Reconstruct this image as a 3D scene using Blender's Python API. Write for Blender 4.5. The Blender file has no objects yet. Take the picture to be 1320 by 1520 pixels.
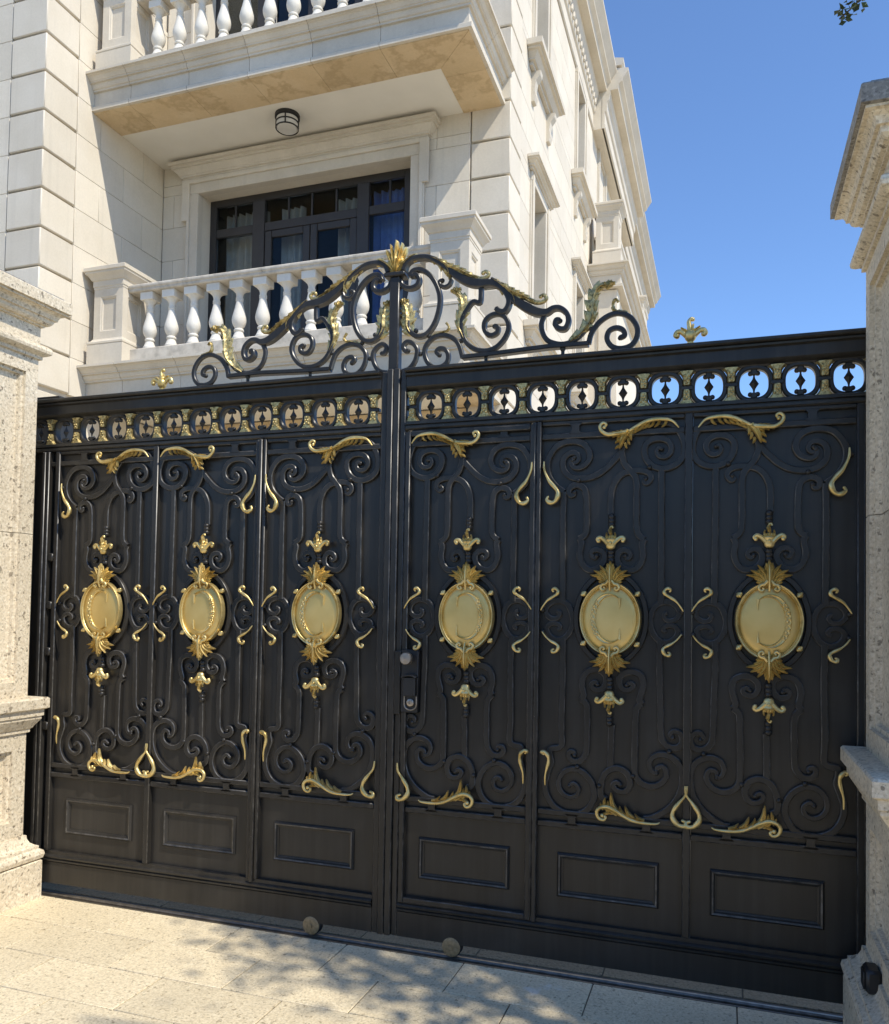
import bpy, bmesh, math, random
from mathutils import Vector, Matrix
R = math.radians
random.seed(7)
sc = bpy.context.scene
COL = sc.collection

# ------------------------------------------------------------------ camera, sky, sun, exposure
CAM_LOC = (1.461, -3.512, 1.533)
YAW, PITCH, ROLL = R(18.852), R(1.840), R(0.960)
FOCAL_PX, IMG_W = 1217.7, 1320.0
SUN_DIR = Vector((0.742, -0.32, 1.0)).normalized()      # towards the sun

cam_d = bpy.data.cameras.new("camera")
cam = bpy.data.objects.new("camera", cam_d); COL.objects.link(cam)
fw = Vector((-math.sin(YAW) * math.cos(PITCH), math.cos(YAW) * math.cos(PITCH), math.sin(PITCH)))
rt = Vector((math.cos(YAW), math.sin(YAW), 0)); up = rt.cross(fw)
rt2 = rt * math.cos(ROLL) + up * math.sin(ROLL); up2 = up * math.cos(ROLL) - rt * math.sin(ROLL)
cam.matrix_world = Matrix(((rt2.x, up2.x, -fw.x, CAM_LOC[0]), (rt2.y, up2.y, -fw.y, CAM_LOC[1]),
                           (rt2.z, up2.z, -fw.z, CAM_LOC[2]), (0, 0, 0, 1)))
cam_d.sensor_fit = 'HORIZONTAL'; cam_d.sensor_width = 36.0
cam_d.lens = 36.0 * FOCAL_PX / IMG_W
cam_d.shift_y = (873.6 - 760.0) / IMG_W
cam_d.clip_start = 0.05; cam_d.clip_end = 3000
sc.camera = cam

world = bpy.data.worlds.new("World"); sc.world = world; world.use_nodes = True
wn = world.node_tree
sky = wn.nodes.new('ShaderNodeTexSky'); sky.sky_type = 'NISHITA'; sky.sun_disc = False
sky.sun_elevation = math.asin(SUN_DIR.z)
sky.sun_rotation = math.atan2(SUN_DIR.x, SUN_DIR.y)
sky.air_density = 0.88; sky.dust_density = 0.0; sky.ozone_density = 7.5
wn.links.new(sky.outputs[0], wn.nodes['Background'].inputs[0])
wn.nodes['Background'].inputs[1].default_value = 0.15

sun_d = bpy.data.lights.new("sun", 'SUN'); sun_d.energy = 3.08; sun_d.angle = R(0.5)
sun_d.color = (1.0, 0.93, 0.80)
sun = bpy.data.objects.new("sun", sun_d); COL.objects.link(sun)
sun.rotation_euler = SUN_DIR.to_track_quat('Z', 'Y').to_euler(); sun.location = (8, -6, 14)

sc.view_settings.view_transform = 'Standard'; sc.view_settings.look = 'None'
sc.view_settings.exposure = 0.74; sc.view_settings.gamma = 1.0
sc.view_settings.use_curve_mapping = False

# ------------------------------------------------------------------ materials
MATS = {}
def mat(name):
    m = bpy.data.materials.new(name); m.use_nodes = True
    MATS[name] = m
    nt = m.node_tree
    return m, nt, nt.nodes['Principled BSDF']
def node(nt, t, **kw):
    n = nt.nodes.new(t)
    for k, v in kw.items():
        if k in n.inputs: n.inputs[k].default_value = v
        else: setattr(n, k, v)
    return n
def ramp(nt, fac, stops):
    r = nt.nodes.new('ShaderNodeValToRGB'); e = r.color_ramp.elements
    while len(e) < len(stops): e.new(0.5)
    for i, (p, c) in enumerate(stops):
        e[i].position = p; e[i].color = (*c, 1) if len(c) == 3 else c
    nt.links.new(fac, r.inputs[0]); return r.outputs[0]
def mixc(nt, fac, a, b, mode='MIX'):
    n = nt.nodes.new('ShaderNodeMix'); n.data_type = 'RGBA'; n.blend_type = mode
    for s, v in ((n.inputs[0], fac), (n.inputs[6], a), (n.inputs[7], b)):
        if hasattr(v, 'links') or isinstance(v, bpy.types.NodeSocket): nt.links.new(v, s)
        elif isinstance(v, (int, float)): s.default_value = v
        else: s.default_value = (*v, 1)
    return n.outputs[2]
def noise(nt, vec, scale, detail=4, rough=0.55, w=None):
    n = nt.nodes.new('ShaderNodeTexNoise'); n.inputs['Scale'].default_value = scale
    n.inputs['Detail'].default_value = detail; n.inputs['Roughness'].default_value = rough
    if vec is not None: nt.links.new(vec, n.inputs['Vector'])
    return n.outputs[0]
def voro(nt, vec, scale, feat='F1'):
    n = nt.nodes.new('ShaderNodeTexVoronoi'); n.inputs['Scale'].default_value = scale; n.feature = feat
    if vec is not None: nt.links.new(vec, n.inputs['Vector'])
    return n
def math_n(nt, op, a, b=None):
    n = nt.nodes.new('ShaderNodeMath'); n.operation = op
    for s, v in ((n.inputs[0], a), (n.inputs[1], b)):
        if v is None: continue
        if isinstance(v, (int, float)): s.default_value = v
        else: nt.links.new(v, s)
    return n.outputs[0]
def bump(nt, bsdf, h, strength, dist):
    b = nt.nodes.new('ShaderNodeBump'); b.inputs['Strength'].default_value = strength
    b.inputs['Distance'].default_value = dist
    nt.links.new(h, b.inputs['Height']); nt.links.new(b.outputs[0], bsdf.inputs['Normal'])
def world_vec(nt):      # world-space position: stones of one wall never repeat
    g = nt.nodes.new('ShaderNodeNewGeometry'); return g.outputs['Position']
def obj_rand(nt):
    return nt.nodes.new('ShaderNodeObjectInfo').outputs['Random']

def stone_mat(name, base, dark, light, mott=1.6, fine=38.0, rnd=0.10, pits=0.3, stain=None, rough=0.75):
    m, nt, b = mat(name); v = world_vec(nt)
    n1 = noise(nt, v, mott, 5, 0.6); n2 = noise(nt, v, fine, 4, 0.7)
    c = ramp(nt, n1, [(0.30, dark), (0.52, base), (0.72, light)])
    c = mixc(nt, 0.22, c, ramp(nt, n2, [(0.3, tuple(x * 0.72 for x in base)), (0.7, tuple(min(1, x * 1.12) for x in base))]))
    # small shell pits
    vo = voro(nt, v, 26.0); pit = ramp(nt, vo.outputs['Distance'], [(0.04, (1, 1, 1)), (0.13, (0, 0, 0))])
    keep = ramp(nt, noise(nt, v, 9.0, 2), [(0.55, (0, 0, 0)), (0.66, (1, 1, 1))])
    pf = math_n(nt, 'MULTIPLY', pit, keep)
    c = mixc(nt, math_n(nt, 'MULTIPLY', pf, pits), c, tuple(x * 0.55 for x in base))
    mpz = nt.nodes.new('ShaderNodeMapping'); nt.links.new(v, mpz.inputs[0]); mpz.inputs['Scale'].default_value = (9, 9, 0.5)
    st = ramp(nt, noise(nt, mpz.outputs[0], 1.0, 4, 0.6), [(0.56, (0, 0, 0)), (0.78, (1, 1, 1))])
    c = mixc(nt, math_n(nt, 'MULTIPLY', st, 0.30), c, tuple(x * 0.70 for x in base))
    if stain:
        s = ramp(nt, noise(nt, v, 2.3, 6, 0.62), [(0.50, (0, 0, 0)), (0.56, (1, 1, 1)), (0.63, (0.2, 0.2, 0.2))])
        c = mixc(nt, math_n(nt, 'MULTIPLY', s, 0.75), c, stain)
    o = obj_rand(nt)
    hv = nt.nodes.new('ShaderNodeHueSaturation')
    nt.links.new(c, hv.inputs['Color'])
    nt.links.new(math_n(nt, 'ADD', math_n(nt, 'MULTIPLY', o, rnd * 2), 1.0 - rnd), hv.inputs['Value'])
    nt.links.new(hv.outputs[0], b.inputs['Base Color'])
    b.inputs['Roughness'].default_value = rough; b.inputs['Specular IOR Level'].default_value = 0.3
    bump(nt, b, math_n(nt, 'SUBTRACT', n2, math_n(nt, 'MULTIPLY', pf, 0.8)), 0.25, 0.006)
    return m
stone_mat('limestone', (0.665, 0.60, 0.49), (0.615, 0.55, 0.44), (0.70, 0.64, 0.535), rnd=0.06)
stone_mat('moulded_stone', (0.61, 0.55, 0.45), (0.525, 0.47, 0.38), (0.67, 0.61, 0.51), rnd=0.05)
stone_mat('bounce_tan_stone', (0.64, 0.49, 0.30), (0.57, 0.43, 0.25), (0.69, 0.55, 0.36), rnd=0.05, stain=(0.45, 0.33, 0.185))  # tan puts warm ground bounce into the stone colour, plus stains
stone_mat('cast_stone', (0.70, 0.665, 0.59), (0.61, 0.575, 0.50), (0.74, 0.71, 0.64), fine=70, rnd=0.03, pits=0.15)

def granite_mat(name, base, dark, light, scale=210.0, patch=None, rnd=0.06, soil=0.25, rough=0.62):
    m, nt, b = mat(name); v = world_vec(nt)
    g1 = voro(nt, v, scale); n1 = noise(nt, v, scale * 0.62, 3, 0.7); n2 = noise(nt, v, scale * 0.3, 2, 0.6)
    c = ramp(nt, n1, [(0.33, dark), (0.44, tuple(x * 0.9 for x in base)), (0.55, base), (0.68, light)])
    c = mixc(nt, 0.5, c, ramp(nt, g1.outputs['Color'], [(0.1, tuple(x * 0.65 for x in base)), (0.5, base), (0.9, light)]))
    sp = ramp(nt, n2, [(0.62, (0, 0, 0)), (0.67, (1, 1, 1))])
    c = mixc(nt, math_n(nt, 'MULTIPLY', sp, 0.75), c, dark)
    big = noise(nt, v, 2.2, 5, 0.6)
    c = mixc(nt, math_n(nt, 'MULTIPLY', ramp(nt, big, [(0.42, (0, 0, 0)), (0.66, (1, 1, 1))]), soil), c, tuple(x * 0.62 for x in base), 'MIX')
    if patch:
        s = ramp(nt, noise(nt, v, 1.9, 6, 0.7), [(0.655, (0, 0, 0)), (0.70, (1, 1, 1))])
        c = mixc(nt, math_n(nt, 'MULTIPLY', s, 0.55), c, patch)
    o = obj_rand(nt); hv = nt.nodes.new('ShaderNodeHueSaturation'); nt.links.new(c, hv.inputs['Color'])
    nt.links.new(math_n(nt, 'ADD', math_n(nt, 'MULTIPLY', o, rnd * 2), 1.0 - rnd), hv.inputs['Value'])
    nt.links.new(hv.outputs[0], b.inputs['Base Color']); b.inputs['Roughness'].default_value = rough
    b.inputs['Specular IOR Level'].default_value = 0.35
    bump(nt, b, n1, 0.35, 0.003)
    return m
granite_mat('pillar_granite', (0.66, 0.56, 0.405), (0.12, 0.092, 0.062), (0.80, 0.73, 0.59), scale=115)
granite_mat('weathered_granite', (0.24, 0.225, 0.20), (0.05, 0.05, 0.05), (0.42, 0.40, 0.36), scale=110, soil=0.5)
granite_mat('paving_granite', (0.72, 0.60, 0.395), (0.27, 0.21, 0.13), (0.84, 0.74, 0.53), scale=140, patch=(0.75, 0.72, 0.66), rnd=0.075)
stone_mat('grimy_stone', (0.56, 0.51, 0.43), (0.33, 0.30, 0.25), (0.66, 0.61, 0.53), mott=7.0, fine=60, rnd=0.04, pits=0.5)
granite_mat('shaded_granite', (0.26, 0.195, 0.115), (0.10, 0.08, 0.05), (0.35, 0.27, 0.165), scale=130, rough=0.95)  # paving granite darkened to hold the gate's shadow behind it

def paint_mat():
    m, nt, b = mat('gate_paint'); v = world_vec(nt)
    n1 = noise(nt, v, 3.0, 5, 0.6); n2 = noise(nt, v, 90.0, 2)
    # faint vertical rain streaks of dust
    mp = nt.nodes.new('ShaderNodeMapping'); nt.links.new(v, mp.inputs[0]); mp.inputs['Scale'].default_value = (30, 30, 1.0)
    n3 = noise(nt, mp.outputs[0], 1.0, 4, 0.6)
    dust = math_n(nt, 'MULTIPLY', math_n(nt, 'ADD', ramp(nt, n3, [(0.42, (0, 0, 0)), (0.72, (1, 1, 1))]), ramp(nt, n1, [(0.45, (0, 0, 0)), (0.75, (1, 1, 1))])), 0.30)
    vc = voro(nt, v, 16.0); chip = ramp(nt, vc.outputs['Distance'], [(0.018, (1, 1, 1)), (0.03, (0, 0, 0))])
    rare = ramp(nt, vc.outputs['Color'], [(0.72, (0, 0, 0)), (0.76, (1, 1, 1))])
    c = mixc(nt, dust, (0.021, 0.0190, 0.0165), (0.062, 0.056, 0.048))
    c = mixc(nt, math_n(nt, 'MULTIPLY', chip, rare), c, (0.30, 0.29, 0.27))
    nt.links.new(c, b.inputs['Base Color'])
    nt.links.new(math_n(nt, 'ADD', 0.23, math_n(nt, 'MULTIPLY', n1, 0.22)), b.inputs['Roughness'])
    b.inputs['Specular IOR Level'].default_value = 0.36
    bump(nt, b, math_n(nt, 'ADD', math_n(nt, 'MULTIPLY', n2, 0.05), noise(nt, v, 5.5, 2)), 0.10, 0.008)
paint_mat()
def edge_highlight_mat():  # lighter paint standing in for bright highlights along the edges
    m, nt, b = mat('edge_highlight_paint'); v = world_vec(nt)
    c = ramp(nt, noise(nt, v, 26.0, 4, 0.65), [(0.35, (0.026, 0.024, 0.021)), (0.52, (0.060, 0.056, 0.051)), (0.72, (0.13, 0.123, 0.113))])
    nt.links.new(c, b.inputs['Base Color']); b.inputs['Roughness'].default_value = 0.34; b.inputs['Specular IOR Level'].default_value = 0.5
edge_highlight_mat()

def gold_mat():
    m, nt, b = mat('gilding'); v = world_vec(nt)
    n1 = noise(nt, v, 14.0, 5, 0.65); n2 = noise(nt, v, 120.0, 3, 0.6)
    c = ramp(nt, n1, [(0.30, (0.42, 0.30, 0.105)), (0.46, (0.68, 0.52, 0.215)), (0.70, (0.80, 0.65, 0.32))])
    nt.links.new(c, b.inputs['Base Color']); b.inputs['Metallic'].default_value = 0.85
    nt.links.new(math_n(nt, 'ADD', 0.33, math_n(nt, 'MULTIPLY', n2, 0.22)), b.inputs['Roughness'])
    bump(nt, b, n2, 0.12, 0.003)
gold_mat()
def recess_shade_mat():
    m, nt, b = mat('recess_shade_gilding'); v = world_vec(nt)
    n1 = noise(nt, v, 75.0, 4, 0.7); n2 = noise(nt, v, 9.0, 4)
    c = ramp(nt, n1, [(0.34, (0.05, 0.038, 0.018)), (0.45, (0.46, 0.35, 0.145)), (0.65, (0.74, 0.59, 0.28))])  # dark mottle puts the shade of carved recesses into the gold
    c = mixc(nt, math_n(nt, 'MULTIPLY', n2, 0.35), c, (0.30, 0.25, 0.12))
    nt.links.new(c, b.inputs['Base Color']); b.inputs['Metallic'].default_value = 0.75; b.inputs['Roughness'].default_value = 0.45
    bump(nt, b, n1, 0.5, 0.004)
recess_shade_mat()
def dish_mat():
    m, nt, b = mat('polished_brass'); v = world_vec(nt)
    n1 = noise(nt, v, 7.0, 3, 0.5); mp = nt.nodes.new('ShaderNodeMapping'); nt.links.new(v, mp.inputs[0]); mp.inputs['Scale'].default_value = (300, 300, 12)
    n2 = noise(nt, mp.outputs[0], 1.0, 3)
    c = ramp(nt, n1, [(0.30, (0.60, 0.425, 0.15)), (0.50, (0.70, 0.515, 0.195)), (0.70, (0.76, 0.58, 0.24))])
    nt.links.new(c, b.inputs['Base Color']); b.inputs['Metallic'].default_value = 0.82
    nt.links.new(math_n(nt, 'ADD', 0.36, math_n(nt, 'MULTIPLY', n1, 0.26)), b.inputs['Roughness'])
    bump(nt, b, n2, 0.06, 0.002)
dish_mat()
def simple(name, col, rough=0.5, metal=0.0, spec=0.5, var=0.0, scale=8):
    m, nt, b = mat(name)
    if var:
        c = ramp(nt, noise(nt, world_vec(nt), scale, 5, 0.6), [(0.3, tuple(x * (1 - var) for x in col)), (0.7, tuple(min(1, x * (1 + var)) for x in col))])
        nt.links.new(c, b.inputs['Base Color'])
    else: b.inputs['Base Color'].default_value = (*col, 1)
    b.inputs['Roughness'].default_value = rough; b.inputs['Metallic'].default_value = metal
    b.inputs['Specular IOR Level'].default_value = spec
    return m
simple('plaster', (0.78, 0.74, 0.65), 0.85, var=0.05, scale=1.2)
simple('window_frame', (0.030, 0.027, 0.025), 0.42, var=0.15)
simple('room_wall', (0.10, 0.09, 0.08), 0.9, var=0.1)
simple('curtain_grey', (0.42, 0.41, 0.385), 0.9, var=0.1)
simple('curtain_sky_tint', (0.16, 0.25, 0.56), 0.9, var=0.15)  # blue puts the sky's reflection into the cloth colour
simple('rail_steel', (0.20, 0.18, 0.155), 0.45, 0.85, var=0.3, scale=30)
simple('wheel_brass', (0.30, 0.235, 0.14), 0.5, 0.6, var=0.3, scale=60)
simple('knob_metal', (0.36, 0.32, 0.28), 0.4, 0.9, var=0.2, scale=60)
simple('black_plastic', (0.012, 0.012, 0.013), 0.45, var=0.1)
simple('lamp_glass', (0.62, 0.60, 0.55), 0.25, var=0.05)
simple('bark', (0.10, 0.075, 0.055), 0.9, var=0.4, scale=30)
simple('ground_soil', (0.30, 0.26, 0.20), 0.95, var=0.2, scale=2)
simple('joint_grout', (0.11, 0.092, 0.07), 0.95, var=0.25, scale=12)
simple('groove_dark', (0.035, 0.03, 0.026), 0.9, var=0.3, scale=40)
simple('lead_roof', (0.22, 0.22, 0.22), 0.6, 0.2, var=0.15)
def glass_mat():
    m, nt, b = mat('pane_glass'); out = nt.nodes['Material Output']
    tr = nt.nodes.new('ShaderNodeBsdfTransparent'); tr.inputs[0].default_value = (0.85, 0.88, 0.88, 1)
    gl = nt.nodes.new('ShaderNodeBsdfGlossy'); gl.inputs['Roughness'].default_value = 0.015
    fr = nt.nodes.new('ShaderNodeFresnel'); fr.inputs[0].default_value = 1.25
    bn = nt.nodes.new('ShaderNodeBump'); bn.inputs['Strength'].default_value = 0.05; bn.inputs['Distance'].default_value = 0.02
    nt.links.new(noise(nt, world_vec(nt), 1.3, 2), bn.inputs['Height']); nt.links.new(bn.outputs[0], gl.inputs['Normal'])
    mx = nt.nodes.new('ShaderNodeMixShader'); nt.links.new(fr.outputs[0], mx.inputs[0])
    nt.links.new(tr.outputs[0], mx.inputs[1]); nt.links.new(gl.outputs[0], mx.inputs[2]); nt.links.new(mx.outputs[0], out.inputs[0])
glass_mat()
def leaf_mat():
    m, nt, b = mat('foliage'); v = world_vec(nt)
    c = ramp(nt, noise(nt, v, 5.0, 3), [(0.3, (0.028, 0.05, 0.014)), (0.7, (0.075, 0.12, 0.03))])
    nt.links.new(c, b.inputs['Base Color']); b.inputs['Roughness'].default_value = 0.5
leaf_mat()

# ------------------------------------------------------------------ mesh helpers
class MB:
    def __init__(s, wear=False): s.v = []; s.f = []; s.wear = wear; s.wf = set()      # wf: chamfer faces painted lighter as an edge highlight
    def add(s, vs, fs):
        n = len(s.v); s.v += [tuple(p) for p in vs]; s.f += [tuple(i + n for i in f) for f in fs]; return s
    def box(s, x0, x1, y0, y1, z0, z1, c=0.0):
        if c <= 0:
            vs = [(x, y, z) for x in (x0, x1) for y in (y0, y1) for z in (z0, z1)]
            return s.add(vs, [(0, 1, 3, 2), (4, 6, 7, 5), (0, 4, 5, 1), (2, 3, 7, 6), (0, 2, 6, 4), (1, 5, 7, 3)])
        c = min(c, (x1 - x0) / 2.2, (y1 - y0) / 2.2, (z1 - z0) / 2.2)
        lo = (x0, y0, z0); hi = (x1, y1, z1); idx = {}; vs = []; fs = []
        for sx in (0, 1):
            for sy in (0, 1):
                for sz in (0, 1):
                    sg = (sx, sy, sz)
                    for ax in range(3):
                        p = [hi[k] if sg[k] else lo[k] for k in range(3)]
                        for k in range(3):
                            if k != ax: p[k] += -c if sg[k] else c
                        idx[(sg, ax)] = len(vs); vs.append(tuple(p))
        for ax in range(3):
            u, w = [k for k in range(3) if k != ax]
            for sg in (0, 1):
                q = []
                for a, b in ((0, 0), (1, 0), (1, 1), (0, 1)):
                    t = [0, 0, 0]; t[ax] = sg; t[u] = a; t[w] = b; q.append(idx[(tuple(t), ax)])
                fs.append(tuple(q))
        for ax in range(3):                       # edge chamfers along axis ax
            u, w = [k for k in range(3) if k != ax]
            for a in (0, 1):
                for b in (0, 1):
                    t0 = [0, 0, 0]; t0[u] = a; t0[w] = b; t1 = list(t0); t1[ax] = 1
                    fs.append((idx[(tuple(t0), u)], idx[(tuple(t1), u)], idx[(tuple(t1), w)], idx[(tuple(t0), w)]))
        for sx in (0, 1):
            for sy in (0, 1):
                for sz in (0, 1): fs.append(tuple(idx[((sx, sy, sz), a)] for a in range(3)))
        if s.wear: s.wf |= set(range(len(s.f) + 6, len(s.f) + len(fs)))
        return s.add(vs, fs)
    def loft(s, rings, closed=True, cap=True):
        n = len(rings[0]); vs = [p for r in rings for p in r]; fs = []
        for i in range(len(rings) - 1):
            for j in range(n if closed else n - 1):
                k = (j + 1) % n; fs.append((i * n + j, i * n + k, (i + 1) * n + k, (i + 1) * n + j))
        if cap: fs.append(tuple(range(n))); fs.append(tuple(range((len(rings) - 1) * n, len(rings) * n)))
        return s.add(vs, fs)
    def moulding(s, path, prof, closed=False):
        """sweep profile [(offset, z)] (closed polygon) along a 2-D path; offset grows to the right of travel"""
        n = len(path); rings = []
        for i in range(n):
            def nrm(a, b):
                d = Vector((b[0] - a[0], b[1] - a[1])).normalized(); return Vector((d.y, -d.x))
            if closed: n1, n2 = nrm(path[i - 1], path[i]), nrm(path[i], path[(i + 1) % n])
            else:
                n1 = nrm(path[max(0, i - 1)], path[max(1, i)]); n2 = nrm(path[min(n - 2, i)], path[min(n - 1, i + 1)])
            m = n1 + n2; m = m / max(1e-6, m.dot(n1)) if m.length > 1e-6 else n1
            rings.append([(path[i][0] + m.x * o, path[i][1] + m.y * o, z) for o, z in prof])
        if closed: rings.append(rings[0])
        return s.loft(rings, True, not closed)
    def lathe(s, prof, cx=0, cy=0, seg=20, square=False):
        rings = []
        for r, z in prof:
            rings.append([(cx + r * math.cos(2 * math.pi * k / seg), cy + r * math.sin(2 * math.pi * k / seg), z) for k in range(seg)])
        return s.loft(rings, True, True)
    def tube(s, pts, rad, seg=8):
        pts = [Vector(p) for p in pts]; n = len(pts); rings = []; ref = Vector((0.0, 1.0, 0.0))
        for i in range(n):
            t = (pts[min(n - 1, i + 1)] - pts[max(0, i - 1)]).normalized()
            a = t.cross(ref)
            if a.length < 1e-3: a = t.cross(Vector((1, 0, 0)))
            a.normalize(); b = a.cross(t).normalized(); r = rad(i / (n - 1)) if callable(rad) else rad
            rings.append([pts[i] + a * (r * math.cos(2 * math.pi * k / seg)) + b * (r * math.sin(2 * math.pi * k / seg)) for k in range(seg)])
        return s.loft(rings)
    def ball(s, c, r, seg=10, rings=6, sy=1.0):
        rr = []
        for i in range(1, rings):
            a = math.pi * i / rings
            rr.append([(c[0] + r * math.sin(a) * math.cos(2 * math.pi * k / seg), c[1] + sy * r * math.sin(a) * math.sin(2 * math.pi * k / seg), c[2] + r * math.cos(a)) for k in range(seg)])
        return s.loft(rr)
    def ribbon(s, pts, width, yf, yb, ch=0.005, ball_end=0.0, both=False):
        """flat iron bar following a curve in the x-z plane: front face yf, back yb, chamfered edges"""
        n = len(pts); rings = []
        for i in range(n):
            a, b = pts[max(0, i - 1)], pts[min(n - 1, i + 1)]
            d = Vector((b[0] - a[0], b[1] - a[1])); d = d.normalized() if d.length > 1e-9 else Vector((1, 0))
            nx, nz = -d.y, d.x; t = i / (n - 1); w = (width(t) if callable(width) else width) / 2
            c = min(ch, w * 0.6)
            pr = [(-w, yb), (-w, yf + c), (-w + c, yf), (w - c, yf), (w, yf + c), (w, yb)]
            if both: pr = [(-w + c, yb), (-w, yb - c), (-w, yf + c), (-w + c, yf), (w - c, yf), (w, yf + c), (w, yb - c), (w - c, yb)]
            rings.append([(pts[i][0] + nx * o, y, pts[i][1] + nz * o) for o, y in pr])
        if s.wear:
            k = len(pr); cf = (2, 4) if both else (1, 3)
            s.wf |= {len(s.f) + i * k + j for i in range(n - 1) for j in cf}
        s.loft(rings)
        if ball_end: s.ball((pts[-1][0], (yf + yb) / 2 if both else yf + 0.006, pts[-1][1]), ball_end)
        return s
    def leaf(s, pts, wl, wr, h, y0, teeth=5, both=False, flat=0.004):
        """carved acanthus strip: toothed edges, raised midrib, grooved lobes"""
        n = len(pts); rings = []
        for i in range(n):
            a, b = pts[max(0, i - 1)], pts[min(n - 1, i + 1)]
            d = Vector((b[0] - a[0], b[1] - a[1])); d = d.normalized() if d.length > 1e-9 else Vector((1, 0))
            nx, nz = -d.y, d.x; t = i / (n - 1)
            ph = (t * teeth) % 1.0 if teeth else 0.0; tooth = 0.55 + 0.45 * ph if teeth else 1.0
            L, Rr = wl(t) * tooth, wr(t) * tooth; g = 0.35 + 0.5 * abs(math.sin(math.pi * t * teeth)) if teeth else 0.80; hh = h * (0.45 + 0.55 * math.sin(math.pi * min(1, 0.12 + 0.8 * t)))
            sh = 0.35 * ph
            def P(o, y, k): return (pts[i][0] + nx * o + d.x * sh * abs(o) * k, y, pts[i][1] + nz * o + d.y * sh * abs(o) * k)
            ring = [P(L, y0 - flat, 1), P(L * 0.62, y0 - hh * 0.75 * g, 1), P(L * 0.3, y0 - hh * 0.5, 0.5), P(0, y0 - hh, 0), P(-Rr * 0.3, y0 - hh * 0.5, 0.5), P(-Rr * 0.62, y0 - hh * 0.75 * g, 1), P(-Rr, y0 - flat, 1)]
            if both: ring += [P(-Rr, y0 + flat, 1), P(-Rr * 0.62, y0 + hh * 0.75 * g, 1), P(0, y0 + hh, 0), P(L * 0.62, y0 + hh * 0.75 * g, 1), P(L, y0 + flat, 1)]
            else: ring += [P(-Rr, y0, 1), P(L, y0, 1)]
            rings.append(ring)
        return s.loft(rings)
    def lobe(s, root, ang, ln, w, y0, h, bend=0.3, both=False):
        """one smooth pointed leaflet in the x-z plane; ang from +x, bend curls it"""
        d = (math.cos(ang), math.sin(ang)); n = (-d[1], d[0])
        q = crs([root, (root[0] + d[0] * ln * 0.5 + n[0] * bend * ln * 0.12, root[1] + d[1] * ln * 0.5 + n[1] * bend * ln * 0.12), (root[0] + d[0] * ln - n[0] * bend * ln * 0.25, root[1] + d[1] * ln - n[1] * bend * ln * 0.25)], 4)
        f = lambda t: w * math.sin(math.pi * (0.22 + 0.76 * t)) + 0.0008
        return s.leaf(q, f, f, h, y0, 0, both)
    def mesh(s, name, m, smooth=True, angle=None):
        if angle is None: angle = {'moulded_stone': 20, 'grimy_stone': 20, 'pillar_granite': 22, 'weathered_granite': 22, 'gate_paint': 40, 'gilding': 58, 'recess_shade_gilding': 52}.get(m, 36)
        me = bpy.data.meshes.new(name); me.from_pydata(s.v, [], s.f); me.materials.append(MATS[m])
        if s.wf:
            me.materials.append(MATS['edge_highlight_paint'])
            for i in s.wf: me.polygons[i].material_index = 1
        bm = bmesh.new(); bm.from_mesh(me); bmesh.ops.recalc_face_normals(bm, faces=bm.faces); bm.to_mesh(me); bm.free()
        if smooth:
            me.shade_smooth(); me.set_sharp_from_angle(angle=R(angle))
        return me

def crs(pts, k=5, closed=False):
    """Catmull-Rom resample of a 2-D / 3-D polyline"""
    P = [Vector(p) for p in pts]; n = len(P); out = []
    for i in range(n - 1):
        p0, p1, p2, p3 = P[max(0, i - 1)], P[i], P[i + 1], P[min(n - 1, i + 2)]
        for j in range(k):
            t = j / k; t2 = t * t; t3 = t2 * t
            out.append(0.5 * ((2 * p1) + (-p0 + p2) * t + (2 * p0 - 5 * p1 + 4 * p2 - p3) * t2 + (-p0 + 3 * p1 - 3 * p2 + p3) * t3))
    out.append(P[-1]); return [tuple(p) for p in out]

WLOC = {}
def place(o, parent, loc):
    loc = Vector(loc); WLOC[o] = loc; COL.objects.link(o)
    if parent is not None: o.parent = parent; o.location = loc - WLOC[parent]
    else: o.location = loc
    return o
def obj(name, me, parent=None, loc=(0, 0, 0)):
    return place(bpy.data.objects.new(name, me), parent, loc)
def tag(o, label=None, cat=None, group=None, kind=None):
    for k, v in (('label', label), ('category', cat), ('group', group), ('kind', kind)):
        if v: o[k] = v
    return o
def thing(name, loc, label, cat, group=None):
    return tag(place(bpy.data.objects.new(name, None), None, loc), label, cat, group)
_cache = {}
def block_mesh(w, d, h, c, m):
    key = (round(w, 3), round(d, 3), round(h, 3), c, m)
    if key not in _cache: _cache[key] = MB().box(-w / 2, w / 2, -d / 2, d / 2, -h / 2, h / 2, c).mesh('block', m)
    return _cache[key]
def block(name, parent, x0, x1, y0, y1, z0, z1, c, m):
    return obj(name, block_mesh(x1 - x0, y1 - y0, z1 - z0, c, m), parent, ((x0 + x1) / 2, (y0 + y1) / 2, (z0 + z1) / 2))

# ------------------------------------------------------------------ ground, paving
def ground_mat():
    m, nt, b = mat('far_paving'); v = world_vec(nt)
    br = nt.nodes.new('ShaderNodeTexBrick'); nt.links.new(v, br.inputs['Vector'])
    br.inputs['Scale'].default_value = 1.0; br.inputs['Brick Width'].default_value = 0.567; br.inputs['Row Height'].default_value = 0.2975
    br.inputs['Mortar Size'].default_value = 0.003; br.inputs['Color1'].default_value = (0.56, 0.47, 0.32, 1)
    br.inputs['Color2'].default_value = (0.50, 0.43, 0.31, 1); br.inputs['Mortar'].default_value = (0.2, 0.17, 0.13, 1)
    c = mixc(nt, 0.35, br.outputs[0], ramp(nt, noise(nt, v, 140, 3, 0.7), [(0.35, (0.25, 0.21, 0.15)), (0.65, (0.62, 0.55, 0.42))]))
    nt.links.new(c, b.inputs['Base Color']); b.inputs['Roughness'].default_value = 0.7
ground_mat()
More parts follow.
